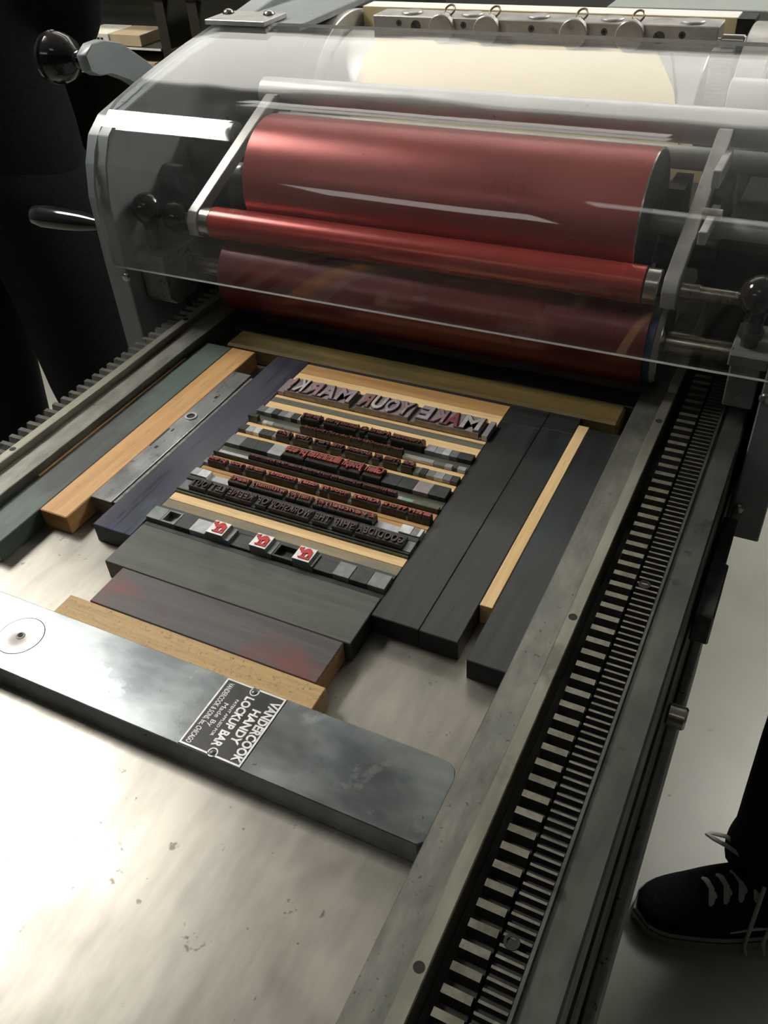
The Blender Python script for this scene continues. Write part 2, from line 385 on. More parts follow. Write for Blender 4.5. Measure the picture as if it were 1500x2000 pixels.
# ------------------------------------------------------------------ the room
FZ = -Z0 * 1000
XL, XR, YB, YF = -3300, 2600, -3600, 3600
b = BM(); box(b, XL, XR, YB, YF, FZ - 40, FZ); struct(obj('floor', b, 'floor'))
b = BM(); box(b, XL, XR, YB, YF, CEIL, CEIL + 40); struct(obj('ceiling', b, 'ceil'))
b = BM(); box(b, XL - 60, XL, YB, YF, FZ, CEIL); struct(obj('wall_left', b, 'wall'))
b = BM(); box(b, XR, XR + 60, YB, YF, FZ, CEIL); struct(obj('wall_right', b, 'wall'))
b = BM(); box(b, XL, XR, YF, YF + 60, FZ, CEIL); struct(obj('wall_back', b, 'wall'))
b = BM(); box(b, XL, XR, YB - 60, YB, FZ, CEIL); struct(obj('wall_front', b, 'wall'))
for i, (cx, cy, sx, sy, st, lab) in enumerate(FIXTURES):
    if i in (2, 5): CEILF = CEIL - 230
    else: CEILF = CEIL
    t = thing('ceiling_light', lab, 'ceiling light', (cx, cy, CEILF - 70))
    if CEILF < CEIL:
        part('hanger_rod', t, 'alu', lambda b: cyl(b, (cx - 250, cy, CEILF - 50), (cx - 250, cy, CEIL), 5, seg=8))
        part('hanger_rod', t, 'alu', lambda b: cyl(b, (cx + 250, cy, CEILF - 50), (cx + 250, cy, CEIL), 5, seg=8))
    def fr(b):
        for s in (-1, 1):
            box(b, cx + s * sx / 2 - 15, cx + s * sx / 2 + 15, cy - sy / 2 - 15, cy + sy / 2 + 15, CEILF - 70, CEILF)
            box(b, cx - sx / 2 + 15, cx + sx / 2 - 15, cy + s * sy / 2 - 15, cy + s * sy / 2 + 15, CEILF - 70, CEILF)
    part('frame', t, 'ceil', fr)
    part('diffuser', t, emit('lit_diffuser', (1.0, 0.965, 0.90), st), lambda b: box(b, cx - sx / 2 + 15, cx + sx / 2 - 15, cy - sy / 2 + 15, cy + sy / 2 - 15, CEILF - 50, CEILF - 40))

# ------------------------------------------------------------------ the press: bed, bearers, racks, rail, base
press = thing('proof_press', 'flatbed proof press with steel bed, bearers and toothed racks', 'printing press', (-190, 200, FZ))
Y0, Y1 = -420, 1350
part('bed', press, 'bed', lambda b: box(b, -395.5, 0.5, Y0, Y1, -38, 0))
part('base_casting', press, 'iron', lambda b: (box(b, -447, 84, Y0 + 5, Y1 - 5, -330, -38.5), box(b, -380, 60, Y0 + 60, Y1 - 60, FZ + 30, -330.5)))
for nm, x0, x1 in (('bearer', 0.8, 19.2), ('bearer', -417.4, -395.8)):
    part(nm, press, 'bearer', lambda b: box(b, x0, x1, Y0, Y1, -38, 23.3, 0.5))
def guide(x0, x1, holes):
    def f(b):
        box(b, x0, x1, Y0, Y1, -38, 29.8, 0.6)
        for hy in holes:
            cyl(b, ((x0 + x1) / 2, hy, 29.4), ((x0 + x1) / 2, hy, 29.95), 2.6, seg=20, mi=1)
            cyl(b, ((x0 + x1) / 2, hy, 29.4), ((x0 + x1) / 2, hy, 29.98), 1.3, seg=12, mi=2)
    return f
part('guide_strip', press, ['strip', 'black', 'iron'], guide(19.9, 27.9, (-104.6, 111.6, 329.3)))
part('guide_strip', press, ['strip', 'black', 'iron'], guide(-425.6, -417.6, (114.2, 340)))
def rack(x0, x1, pitch, width, zt, depth, phase, base=-38):
    def f(b):
        zb = zt - depth
        box(b, x0, x1, Y0, Y1, base, zb)
        n = int((Y1 - Y0) / pitch)
        t = bmesh.new()
        for k in range(n):
            y = Y0 + phase + k * pitch
            if y > 900: break
            w0 = width / 2; w1 = min(width / 2 + depth * 0.28, pitch * 0.46)
            vs = [t.verts.new(c) for c in ((x0, y - w1, zb), (x0, y - w0, zt), (x0, y + w0, zt), (x0, y + w1, zb),
                                           (x1, y - w1, zb), (x1, y - w0, zt), (x1, y + w0, zt), (x1, y + w1, zb))]
            for q in ((0, 1, 2, 3), (7, 6, 5, 4), (0, 4, 5, 1), (2, 6, 7, 3)): t.faces.new([vs[i] for i in q])
            ft = t.faces.new([vs[i] for i in (1, 5, 6, 2)]); ft.material_index = 1
        bmesh.ops.recalc_face_normals(t, faces=t.faces[:])
        merge(b, t)
    return f
# coarse and fine racks right of the bed, coarse rack on the left
ph_r = ((-24.1 - 1.9) - Y0) % 9.99
part('coarse_rack', press, ['iron', 'tooth'], rack(34.7, 48.2, 9.99, 3.9, 24.5, 6.2, ph_r), smooth=0)
part('fine_rack', press, ['iron', 'tooth'], rack(50.2, 63.2, 4.99, 1.35, 24.5, 3.2, 1.2), smooth=0)
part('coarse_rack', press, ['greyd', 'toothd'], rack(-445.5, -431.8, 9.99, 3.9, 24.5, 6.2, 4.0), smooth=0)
part('rack_bed', press, 'iron', lambda b: (box(b, 28.2, 34.4, Y0, Y1, -38, 8), box(b, 48.4, 50, Y0, Y1, -38, 14), box(b, -431.5, -426, Y0, Y1, -38, 8)))
def railf(b):
    prism(b, [(63.6, -38), (63.6, 24.8), (65.2, 24.8), (66.0, 22.6), (81.2, 22.2), (82.4, 21.0), (82.4, -38)], 'y', Y0, Y1)
part('side_rail', press, 'rail', railf)
def ledge(b):
    box(b, 84.5, 98, 420, Y1 - 10, -130, -70, 1.5)
    box(b, 84.5, 92, Y0 + 10, 419, -330, -150, 1.5)
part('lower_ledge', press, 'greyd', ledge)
part('ledge_bracket', press, 'darksteel', lambda b: (box(b, 84.5, 97.5, 205, 262, -60, -32, 1.2), box(b, 84.5, 95, 262.5, 330, -66, -44, 1.2)))
part('pivot_stub', press, 'steel', lambda b: cyl(b, (84.5, 150, -75), (97.5, 150, -75), 8, seg=24, bev=1.5))
for y in (159.3, -76.6):
    part('rack_screw', press, 'iron', lambda b: lathe(b, [(0, 3.6), (0.5, 3.6), (0.5, 2.2), (-0.8, 2.0), (-0.8, 0)], (54.6, y, 24.3), seg=20))

# ------------------------------------------------------------------ lock-up bar with name plate
bar = thing('lockup_bar', 'wide burnished steel lockup bar with black nameplate lying across the bed', 'lockup bar', (-197, -25, 0))
def barf(b):
    def half(x0, x1, rnd):
        pts = [(x0, -49.9), (x1 - (3 if rnd else 0), -49.9)]
        if rnd: pts += [(x1, -47), (x1, -9), (x1 - 2, -4), (x1 - 6, -1), (x1 - 12, -0.3)]
        else: pts += [(x1, -0.3)]
        pts += [(x0, -0.3)]
        return pts
    prism(b, half(-394.5, 0, True), 'z', 0.1, 18.6, bev=0.45)
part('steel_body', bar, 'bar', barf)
def disc(b):
    lathe(b, [(0, 15.4), (0.12, 15.4), (0.12, 0)], (-282.6, -25, 18.62), seg=64, mi=1)
    lathe(b, [(0, 14.3), (0.28, 14.3), (0.28, 3.2), (0.1, 2.8), (0.1, 0)], (-282.6, -25, 18.62), seg=64, mi=0)
    lathe(b, [(0, 14.9), (0.2, 14.9), (0.2, 14.35), (0.0, 14.35)], (-282.6, -25, 18.60), seg=64, mi=2)
dd = part('lock_disc', bar, ['disc', 'letter', 'black'], disc)
part('hex_socket', dd, ['darksteel', 'black'], lambda b: (lathe(b, [(0, 3.0), (0.5, 2.8), (0.5, 1.9), (0.15, 1.9), (0.15, 0)], (-282.6, -25, 18.7), seg=24),
                                                cyl(b, (-282.6, -25, 18.8), (-282.6, -25, 18.95), 1.7, seg=6, mi=1)))
NX0, NX1, NY0, NY1 = -144.6, -104.6, -49.2, -0.8
npl = part('nameplate', bar, 'plate', lambda b: box(b, NX0, NX1, NY0, NY1, 18.5, 18.95, 0.1))
def border(b):
    w = 1.1; z0, z1 = 18.9, 19.15
    box(b, NX0 + 0.3, NX1 - 0.3, NY1 - 0.3 - w, NY1 - 0.3, z0, z1); box(b, NX0 + 0.3, NX1 - 0.3, NY0 + 0.3, NY0 + 0.3 + w, z0, z1)
    box(b, NX0 + 0.3, NX0 + 0.3 + w, NY0 + 0.3 + w, NY1 - 0.3 - w, z0, z1); box(b, NX1 - 0.3 - w, NX1 - 0.3, NY0 + 0.3 + w, NY1 - 0.3 - w, z0, z1)
    for u, v in ((2.9, 20), (46.0, 21.3)):
        lathe(b, [(0, 2.9), (0.25, 2.9), (0.25, 2.2), (0, 2.2)], (NX0 + v, NY1 - u, 18.9), seg=28)
part('border', npl, 'letter', border)
def nps(b):
    for u, v in ((2.9, 20), (46.0, 21.3)):
        lathe(b, [(0, 2.1), (0.3, 2.0), (0.75, 1.2), (0.85, 0)], (NX0 + v, NY1 - u, 18.95), seg=24)
part('plate_screw', npl, 'darksteel', nps)

GC = {}
def glyph(s, shear=0.0, off=0.0, extr=0.05, bev=0.0):
    """bmesh-ready data of a text string, in font units"""
    key = (s, shear, off, extr, bev)
    if key in GC: return GC[key]
    cu = bpy.data.curves.new('glyph', 'FONT')
    cu.body = s; cu.size = 1.0; cu.shear = shear; cu.offset = off; cu.extrude = extr; cu.resolution_u = 3
    cu.bevel_depth = bev; cu.bevel_resolution = 0
    o = bpy.data.objects.new('glyph', cu); COL.objects.link(o)
    dg = bpy.context.evaluated_depsgraph_get(); dg.update()
    me = bpy.data.meshes.new_from_object(o.evaluated_get(dg))
    vs = [v.co.copy() for v in me.vertices]; fs = [tuple(p.vertices) for p in me.polygons]
    COL.objects.unlink(o); bpy.data.objects.remove(o); bpy.data.curves.remove(cu); bpy.data.meshes.remove(me)
    xs = [v.x for v in vs]; ys = [v.y for v in vs]
    GC[key] = (vs, fs, (min(xs), max(xs), min(ys), max(ys)))
    return GC[key]
def put_text(bm, s, fn, side=None, **kw):
    """fn maps (u 0..1 across the string's own box, y in font units, w -1..1 depth) to a point"""
    vs, fs, (x0, x1, y0, y1) = glyph(s, **kw)
    zz = max(abs(v.z) for v in vs) or 1
    nv = [bm.verts.new(fn((v.x - x0) / max(1e-6, x1 - x0), v.y, v.z / zz)) for v in vs]
    out = []
    for f in fs:
        try: out.append((bm.faces.new([nv[i] for i in f]), all(vs[i].z > zz * 0.98 for i in f)))
        except ValueError: pass
    bmesh.ops.recalc_face_normals(bm, faces=[f for f, _ in out])
    if side is not None:
        for f, top in out: f.material_index = 0 if top else side
def np_line(name, s, u0, u1, vc, h, off=0.0):
    b = BM()
    put_text(b, s, lambda u, y, w: Vector((NX0 + vc - h / 2 + y / 0.70 * h, NY1 - (u0 + u * (u1 - u0)), 19.0 + 0.16 * w)), off=off)
    obj(name, b, 'letter', npl)
np_line('lettering', 'VANDERCOOK', 4.4, 46.4, 35.6, 5.4, 0.035)
np_line('lettering', 'HANDY', 13.2, 37.2, 28.4, 5.2, 0.035)
np_line('lettering', 'LOCKUP BAR', 7.2, 42.6, 20.2, 5.2, 0.035)
np_line('lettering', 'PATENT APPLIED FOR', 11.5, 37.5, 14.3, 1.8, 0.01)
np_line('lettering', 'Made By', 16.0, 33.0, 9.9, 3.0, 0.0)
np_line('lettering', 'VANDERCOOK & SONS, Inc, CHICAGO', 2.8, 46.2, 5.0, 3.3, 0.01)

# ------------------------------------------------------------------ wooden furniture
def block(label, x0, x1, y0, y1, mat, z1=15.9, bev=0.5, name='wood_block', cat='wood block', end=None, group=None, z0=0.05):
    g = 0.05
    b = BM(); box(b, x0 + g, x1 - g, y0 + g, y1 - g, z0, z1, bev)
    mats = [M[mat]]
    if end:
        mats.append(M[end])
        for f in b.faces:
            if abs(f.normal.y if (y1 - y0) > (x1 - x0) else f.normal.x) > 0.9: f.material_index = 1
    return tag(obj(name, b, mats), label, cat, group)
# left side, from the bearer to the form
block('thin amber wood strip wedged between the left bearer and the green-stained block', -395.2, -393.6, 108, 298, 'amber1', 16.4, 0.2, 'wood_strip', 'wood strip')
block('long green-stained wood block along the left bearer', -393.4, -364.9, 33.8, 329.5, 'green1', end='amber1')
block('long clean orange wood block with bare end grain left of the steel quoin', -364.4, -338.7, 76.8, 329.8, 'amber1', 16.2, 0.7, end='end')
block('long blue and purple stained wood block along the left of the type', -316.2, -282.7, 79.2, 331.5, 'purple1', end='inky1')
# right side
block('wide black-stained wood block touching the right ends of the type lines', -92.4, -60.1, 78.3, 306, 'inky1', end='enddark')
block('black-stained wood block second from the type on the right', -60.0, -34.6, 78.0, 309, 'inky1', end='enddark')
block('narrow bright orange wood strip between two black-stained blocks', -34.3, -25.9, 112.3, 322.8, 'maple1', 15.9, 0.3, 'wood_strip', 'wood strip')
block('black-stained wood block against the right bearer', -25.6, -0.2, 68, 321, 'inky1', end='enddark')
block('short black-stained filler block between brassy bar and the widest right-hand block', -92.4, -60.1, 306.2, 332.6, 'inky0')
block('short black-stained filler block between brassy bar and the second right-hand block', -60.0, -34.6, 309.2, 332.6, 'inky0')
# head of the form
brz = block('long dark brass-coloured varnished wood bar across the head of the form', -374, -6.4, 333.3, 361, 'brassy0', 17.0, 2.0, end='brassy0')
block('short black block behind the left end of the brassy bar', -383, -300, 361.6, 386, 'inky0', 15.9)
block('long black block behind the brassy bar, in the shadow of the rollers', -299.5, -122, 361.6, 386, 'inky0', 15.0)
block('black block behind the right end of the brassy bar', -121.5, -1, 361.6, 386, 'inky0', 15.9)
# foot of the form
block('wide dark olive-stained wood block just below the camel row', -282.2, -93, 51.9, 93.5, 'olive0', end='enddark')
block('dark wood block with a red ink stain, second below the camel row', -265.9, -97.2, 17.9, 51.6, 'redblack0', end='end')
block('worn pale wood block pressed against the lockup bar', -281.4, -90.3, 0.4, 17.7, 'dirtymaple0', 15.6)
# inside the form
FX0, FX1 = -282.5, -92.6
def row_strip(label, y0, y1, mat, z1=15.9, name='wood_strip', cat='wood strip'):
    return block(label, FX0, FX1, y0, y1, mat, z1, 0.25, name, cat)
row_strip('thin black strip standing in for shadow in front of the brassy bar', 328.8, 333.0, 'inky0', 15.0)  # dark strip takes the place of shade on the bar's front side
row_strip('orange wood strip at the head of the form, behind the brighter one', 313.2, 328.6, 'amber0')
row_strip('bright wood strip directly behind the headline letters', 297.3, 313.0, 'maple0')
row_strip('thin bright wood strip directly in front of the headline letters', 271.8, 275.2, 'maple0')
row_strip('grey-stained wood strip between two bright ones, in front of the headline', 264.9, 271.6, 'greystain0')
row_strip('wide bright wood strip behind the first small line of type', 252.5, 264.7, 'maple0')
row_strip('low olive metal strip between the first and second small lines', 235.9, 243.9, 'O', 15.5, 'metal_strip', 'metal strip')
row_strip('bright wood strip between the second and third small lines', 223.7, 231.3, 'maple0')
row_strip('bright wood strip behind the line with the large red letters', 208.9, 215.8, 'maple0')
row_strip('low olive metal strip in front of the large red letters', 187.4, 195.9, 'O', 15.8, 'metal_strip', 'metal strip')
row_strip('thin dark metal lead in front of the fifth small line', 181.9, 182.9, 'D', 20, 'metal_strip', 'metal strip')
row_strip('orange wood strip behind the long line with capital initials', 174.6, 181.7, 'amber0')
row_strip('upper of the two amber wood strips behind the script line', 164.2, 168.0, 'amber0')
row_strip('lower of the two amber wood strips behind the script line', 160.2, 164.0, 'amber0', 15.7)
row_strip('thin black strip between the script line and the dark capitals', 147.0, 151.3, 'D', 18.6, 'metal_strip', 'metal strip')
row_strip('dark metal lead directly in front of the dark capitals', 134.2, 135.8, 'D', 18.5, 'metal_strip', 'metal strip')
row_strip('dark metal lead touching the bright wood strip above the camels', 132.5, 134.0, 'O', 17.5, 'metal_strip', 'metal strip')
row_strip('bright wood strip above the camel row', 124.1, 132.3, 'maple0')
row_strip('grimy grey-brown wood strip directly above the camel row', 115.5, 123.9, 'grimy0')
row_strip('dark lead strip along the top of the camel row', 111.0, 115.3, 'D', 16.5, 'metal_strip', 'metal strip')
row_strip('dark lead strip along the bottom of the camel row', 93.8, 97.8, 'D', 15.0, 'metal_strip', 'metal strip')

# steel quoin
q = thing('quoin', 'steel quoin bar with a round key socket beside the orange wood block', 'quoin', (-327, 198, 0))
def qf(b):
    box(b, -338.5, -319.6, 103, 293.5, 0.05, 16.6, 0.4)
part('bar', q, 'quoin', qf)
part('scale_strip', q, 'rough', lambda b: box(b, -319.4, -316.4, 105, 291, 0.05, 15.2, 0.3))
part('key_socket', q, ['LL', 'black'], lambda b: (lathe(b, [(0, 5.6), (1.2, 5.0), (1.2, 3.6), (0.0, 3.4), (0, 0)], (-330.6, 218.7, 16.5), seg=40), lathe(b, [(0, 3.3), (0.1, 3.3), (0.1, 0)], (-330.6, 218.7, 16.6), seg=24, mi=1)))
part('slot_hole', q, 'black', lambda b: (box(b, -329.6, -326.8, 249.5, 256, 16.5, 16.68, 0.0), box(b, -337.9, -336.6, 172, 198, 16.5, 16.68), box(b, -332.5, -330, 171, 174.5, 16.5, 16.68), box(b, -334.2, -332.6, 195, 199, 16.5, 16.68)))
part('pin', q, 'steel', lambda b: cyl(b, (-328.2, 254.2, 16.5), (-328.2, 254.2, 17.0), 1.3, seg=16))

# ------------------------------------------------------------------ spacing metal
ORD = ['first', 'second', 'third', 'fourth', 'fifth', 'sixth', 'seventh', 'eighth', 'ninth', 'tenth', 'eleventh', 'twelfth']
TONE = {'LL': 'bright silver', 'L': 'pale grey', 'M': 'mid-grey', 'D': 'dark grey', 'P': 'pinkish grey', 'G': 'green-tarnished', 'O': 'olive-grey'}
def quads(edges, mats, y0, y1, z, where, heights=None):
    for i, m in enumerate(mats):
        zz = heights[i] if heights else z + random.uniform(-0.15, 0.15)
        b = BM(); box(b, edges[i] + 0.05, edges[i + 1] - 0.05, y0 + 0.06, y1 - 0.06, 0.05, zz, 0.2)
        tag(obj('metal_spacer', b, m), '%s metal spacer, %s %s' % (TONE[m], ORD[i], where), 'metal spacer', 'metal spacers in the type form')
G1L, G1R = 'from the left end of the first small line', 'right of the first small line\'s text'
quads([-282.3, -275.1, -268.4, -262.1, -255.8, -250.0, -243.8, -240.5], ['M', 'L', 'D', 'M', 'L', 'D', 'L'], 244.1, 252.4, 19.2, G1L)
quads([-131.0, -123.0, -117.0, -110.8, -104.5, -98.4, -92.6], ['L', 'L', 'LL', 'M', 'D', 'D'], 244.1, 252.4, 19.2, G1R)
quads([-282.3, -273.2, -269.6, -265.6, -259.4, -249.4, -233.4], ['D', 'M', 'LL', 'L', 'M', 'M'], 231.5, 235.7, 18, 'from the left end of the second small line', [22.2, 18, 18, 18, 17.8, 17.8])
quads([-143.5, -118.2, -109.2, -103.4, -99.0, -92.6], ['L', 'M', 'L', 'D', 'L'], 231.5, 235.7, 18, 'right of the second small line\'s text', [18.6, 18.2, 18.6, 15, 19])
quads([-282.3, -275.2, -268.6, -262.8, -255.9, -250.5, -246.6], ['D', 'L', 'LL', 'D', 'D', 'M'], 216.0, 223.5, 19.2, 'from the left end of the third small line')
quads([-127.7, -122.9, -117.6, -111.3, -104.0, -98.2, -92.6], ['M', 'D', 'M', 'L', 'M', 'D'], 216.0, 223.5, 19.2, 'right of the third small line\'s text')
quads([-280.6, -267.8, -254.9, -242.5, -230.0], ['M', 'D', 'D', 'L'], 196.1, 208.7, 19.3, 'large square from the left of the large red letters')
quads([-144.5, -131.3, -118.9, -106.7, -93.6], ['D', 'D', 'P', 'D'], 196.1, 208.7, 19.3, 'large square right of the large red letters')
quads([-279.0, -250.8], ['L'], 183.1, 187.2, 18.8, 'long slug left of the fifth small line')
quads([-125.4, -121.9, -113.2, -93], ['LL', 'G', 'O'], 183.1, 187.2, 18.8, 'right of the fifth small line\'s text')
quads([-282.3, -277.9], ['M'], 168.2, 174.4, 19.0, 'narrow one at the left end of the line with capital initials')
quads([-282.3, -276.4, -267.6, -248.1], ['L', 'LL', 'L'], 151.6, 160.0, 19, 'from the left end of the script line', [19.6, 19.6, 16.2])
quads([-128.2, -108.9, -100.1, -95.3, -92.7], ['L', 'LL', 'M', 'LL'], 151.6, 160.0, 19, 'right of the script line\'s text', [16.2, 19.6, 19.2, 19.6])
quads([-282.1, -273.3], ['M'], 136.2, 146.8, 17.5, 'low one at the left end of the dark capitals')
quads([-98.7, -92.7], ['M'], 136.2, 146.8, 18.6, 'at the right end of the dark capitals')
def hollow(x0, x1, m, label):
    b = BM(); y0, y1 = 98.1, 110.8
    box(b, x0 + .05, x1 - .05, y0, y1, 0.05, 14.5)
    w = 1.5
    for a in ((x0 + .05, x1 - .05, y0, y0 + w), (x0 + .05, x1 - .05, y1 - w, y1), (x0 + .05, x0 + w, y0 + w, y1 - w), (x1 - w, x1 - .05, y0 + w, y1 - w)):
        box(b, *a, 14.5, 19.2, 0.15)
    tag(obj('hollow_metal_spacer', b, m), label, 'metal spacer', 'metal spacers in the camel row')
def sq(x0, x1, m, label, z=19.2):
    b = BM(); box(b, x0 + .05, x1 - .05, 98.1, 110.8, 0.05, z, 0.25)
    tag(obj('metal_spacer', b, m), label, 'metal spacer', 'metal spacers in the camel row')
sq(-282.6, -270.2, 'M', 'grey square metal spacer at the left end of the camel row')
hollow(-270.1, -257.6, 'M', 'hollow grey metal spacer with a raised rim left of the camels')
sq(-257.5, -245, 'D', 'dark square metal spacer between the hollow and the pale one left of the camels', 18.9)
sq(-244.9, -231.6, 'L', 'pale pinkish square metal spacer just left of the first camel')
sq(-211.5, -194.6, 'D', 'low dark metal spacer between the left and middle camels', 16.8)
hollow(-177.2, -160.8, 'D', 'hollow dark metal spacer between the middle and right camels')
sq(-145.4, -131.0, 'D', 'dark green-tinged metal spacer just right of the last camel', 18.4)
sq(-130.9, -118.5, 'M', 'grey square metal spacer, second right of the last camel')
sq(-118.3, -105.6, 'D', 'dark metal spacer with a scratch, third right of the last camel', 18.9)
sq(-105.5, -93.0, 'M', 'grey square metal spacer at the right end of the camel row')
CAMEL = [(-0.01, 0.71), (-0.05, 0.82), (-0.03, 0.89), (0.09, 0.91), (0.23, 0.94), (0.19, 0.86), (0.18, 0.8), (0.24, 0.73), (0.34, 0.76), (0.4, 0.86), (0.51, 0.93), (0.62, 0.95), (0.73, 0.91), (0.86, 0.81), (0.93, 0.73), (0.94, 0.63), (0.93, 0.52), (0.94, 0.42), (0.95, 0.21), (0.87, 0.2), (0.88, 0.37), (0.83, 0.43), (0.78, 0.25), (0.69, 0.24), (0.75, 0.42), (0.72, 0.5), (0.67, 0.6), (0.52, 0.52), (0.56, 0.25), (0.48, 0.23), (0.49, 0.38), (0.43, 0.51), (0.39, 0.5), (0.4, 0.24), (0.31, 0.23), (0.36, 0.37), (0.32, 0.49), (0.19, 0.53), (0.12, 0.61), (0.1, 0.69), (0.05, 0.67)]
GROUND = [(0.15, 0.19), (0.23, 0.11), (0.95, 0.12), (0.99, 0.22), (0.78, 0.25), (0.38, 0.23)]
for x0, x1, xs, lab in ((-229.3, -216.4, -211.7, 'leftmost metal type block with a raised red camel on a white face'),
                        (-194.3, -181.6, -177.4, 'middle metal type block with a raised red camel on a white face'),
                        (-160.6, -148.0, -145.6, 'rightmost metal type block with a raised red camel on a white face')):
    b = BM(); prism(b, [(x0, 0.05), (x0, 22.3), (x1, 22.3), (x1 + 1.2, 19.6), (xs, 19.4), (xs, 0.05)], 'y', 98.1, 110.8)
    root = tag(obj('camel_type_block', b, 'M'), lab, 'type block', 'camel type blocks')
    part('printing_face', root, 'camelwhite', lambda b: box(b, x0, x1, 98.1, 110.8, 22.3, 22.6))
    def cm(b):
        for i, poly in enumerate((CAMEL, GROUND)):
            w = x1 - x0
            prism(b, [(x0 + 0.4 + (p[0] * 0.86 + 0.06) * w, 98.1 + (p[1] * 0.94 + 0.02) * 12.7) for p in poly], 'z', 22.6, 23.3 - 0.02 * i)
    part('raised_camel', root, ['camelred'], cm)

# ------------------------------------------------------------------ type
def xs_box(bm, x0, x1, y0, y1, zs, bv):
    # body with a sloped beard at the front
    prism(bm, [(y0, 0.05), (y0, zs - 1.0), (y0 + 0.5, zs), (y1 - 0.2, zs), (y1, zs - 0.3), (y1, 0.05)], 'x', x0, x1)
def sort(ch, x0, x1, y0, y1, style, facemat, label, group, bodymat='sort', zs=21.9, name='type_sort', cat='type'):
    b = BM(); xs_box(b, x0 + 0.03, x1 - 0.03, y0 + 0.03, y1 - 0.03, zs, 0.1)
    if bodymat == 'bigsort':
        for f in b.faces:
            if f.normal.z > 0.5: f.material_index = 1
    root = tag(obj(name, b, [bodymat, 'bigtop'] if bodymat == 'bigsort' else bodymat, smooth=0), label, cat, group)
    H = y1 - y0
    base = y0 + H * style.get('base', 0.24); cap = H * style.get('cap', 0.62)
    m = style.get('m', 0.06)
    fb = BM()
    w = (x1 - x0) * (1 - 2 * m)
    sh = style.get('shear', 0)
    def f(u, y, dz): return Vector((x1 - (x1 - x0) * m - u * w, base + y / 0.70 * cap, (zs + 23.3) / 2 + (23.3 - zs) / 2 * dz))
    put_text(fb, ch, f, side=1 if style.get('edge') else None, shear=sh, off=style.get('off', 0.0), extr=style.get('extr', 0.05), bev=style.get('bev', 0.0))
    obj('letter_face', fb, [facemat] + ([style['edge']] if style.get('edge') else []), root, smooth=0)
    return root
# headline, mirrored: the line reads from right to left
BIG = dict(base=0.11, cap=0.77, off=0.03, edge='inkline', bev=0.03, extr=0.03, m=0.06, shear=-0.0)
BIGS = [('!', -274.6, -268.6, 'fmauve'), ('K', -268.6, -258.3, 'flight'), ('R', -258.3, -243.9, 'fmauve'), ('A', -243.9, -228.6, 'fpink'), ('M', -228.6, -212.8, 'fpink'),
        ('R', -207.3, -195.8, 'fbrown'), ('U', -195.8, -183.8, 'flight'), ('O', -183.8, -171.9, 'fblue'), ('Y', -171.9, -159.8, 'fpink'),
        ('E', -153.8, -142.3, 'fblue'), ('K', -142.3, -130.1, 'fmauve'), ('A', -130.1, -117.5, 'fred'), ('M', -117.5, -99.7, 'flight')]
WHO = ['exclamation mark at the left end of the headline', 'letter K next to the exclamation mark', 'letter R between K and A in the left word', 'letter A in the left word', 'letter M starting the left word',
       'letter R ending the middle word', 'shiny letter U in the middle word', 'letter O in the middle word', 'letter Y starting the middle word',
       'letter E ending the right word', 'letter K in the right word', 'deep red letter A in the right word', 'shiny letter M at the right end of the headline']
for (ch, x0, x1, fm), who in zip(BIGS, WHO):
    sort(ch, x0, x1, 275.6, 297.0, dict(BIG, off=0.03, m=0.2 if ch == '!' else 0.015), fm, 'large mirrored metal type, ' + who, 'large headline type', 'bigsort', 21.6, 'headline_type')
for x0, x1, m, z, lab in ((-281.6, -275.4, 'P', 19.4, 'mauve metal spacer left of the headline exclamation mark'), (-212.7, -207.4, 'M', 19.0, 'grey metal spacer between the left and middle headline words'),
                          (-159.7, -153.9, 'M', 19.0, 'grey metal spacer between the middle and right headline words'), (-99.6, -97.3, 'M', 18.0, 'low narrow metal spacer right of the last headline letter'),
                          (-97.2, -92.6, 'L', 20.5, 'pale metal spacer at the right end of the headline')):
    b = BM(); box(b, x0 + .03, x1 - .03, 275.7, 296.9, 2.5, z, 0.2); box(b, x0 + .2, x1 - .2, 279, 296, 0.05, 2.5)
    tag(obj('metal_spacer', b, m), lab, 'metal spacer', 'headline spacers')
NS = [0]
def line(words, y0, y1, style, facemat, what, zs=21.9, pad=0.35, jit=0.0):
    """words = [(text, left x, right x)]; the text runs right to left, mirrored"""
    words = sorted(words, key=lambda w: w[1])
    for k, (txt, xa, xb) in enumerate(words):
        ws = []
        for c in txt:
            g = glyph(c, shear=style.get('shear', 0), off=style.get('off', 0.0), extr=style.get('extr', 0.05), bev=style.get('bev', 0.0))[2]
            ws.append(max(0.22, g[1] - g[0]) + 0.10)
        tot = sum(ws); x = xb
        for ci, (c, w) in enumerate(zip(txt, ws)):
            w2 = w / tot * (xb - xa)
            sort(c, x - w2, x, y0, y1, style, facemat, 'inked type letter, %s in the %s word from the left, %s' % (ORD[len(txt) - 1 - ci], ORD[k], what.replace('the line of ', '').replace('the ', '')), 'type letters in ' + what, zs=zs)
            NS[0] += 1; x -= w2
        if k + 1 < len(words) and words[k + 1][1] - xb > 0.3:
            b = BM(); box(b, xb + .03, words[k + 1][1] - .03, y0 + .05, y1 - .05, 0.05, 18.8, 0.15)
            tag(obj('word_space', b, 'M'), 'grey word space right of the %s word, %s' % (ORD[k], what.replace('the line of ', '').replace('the ', '')), 'metal spacer', 'word spaces in ' + what)
SM = dict(base=0.27, cap=0.60, off=0.02, m=0.05)
line([('Jersey', -240.3, -222.8), ('Letterpress', -218.8, -190.0), ('in', -187.0, -182.2), ('Hand', -179.2, -162.6), ('Presented', -159.6, -133.2)], 244.1, 252.4, SM, 'inkdull', 'the first small line below the headline')
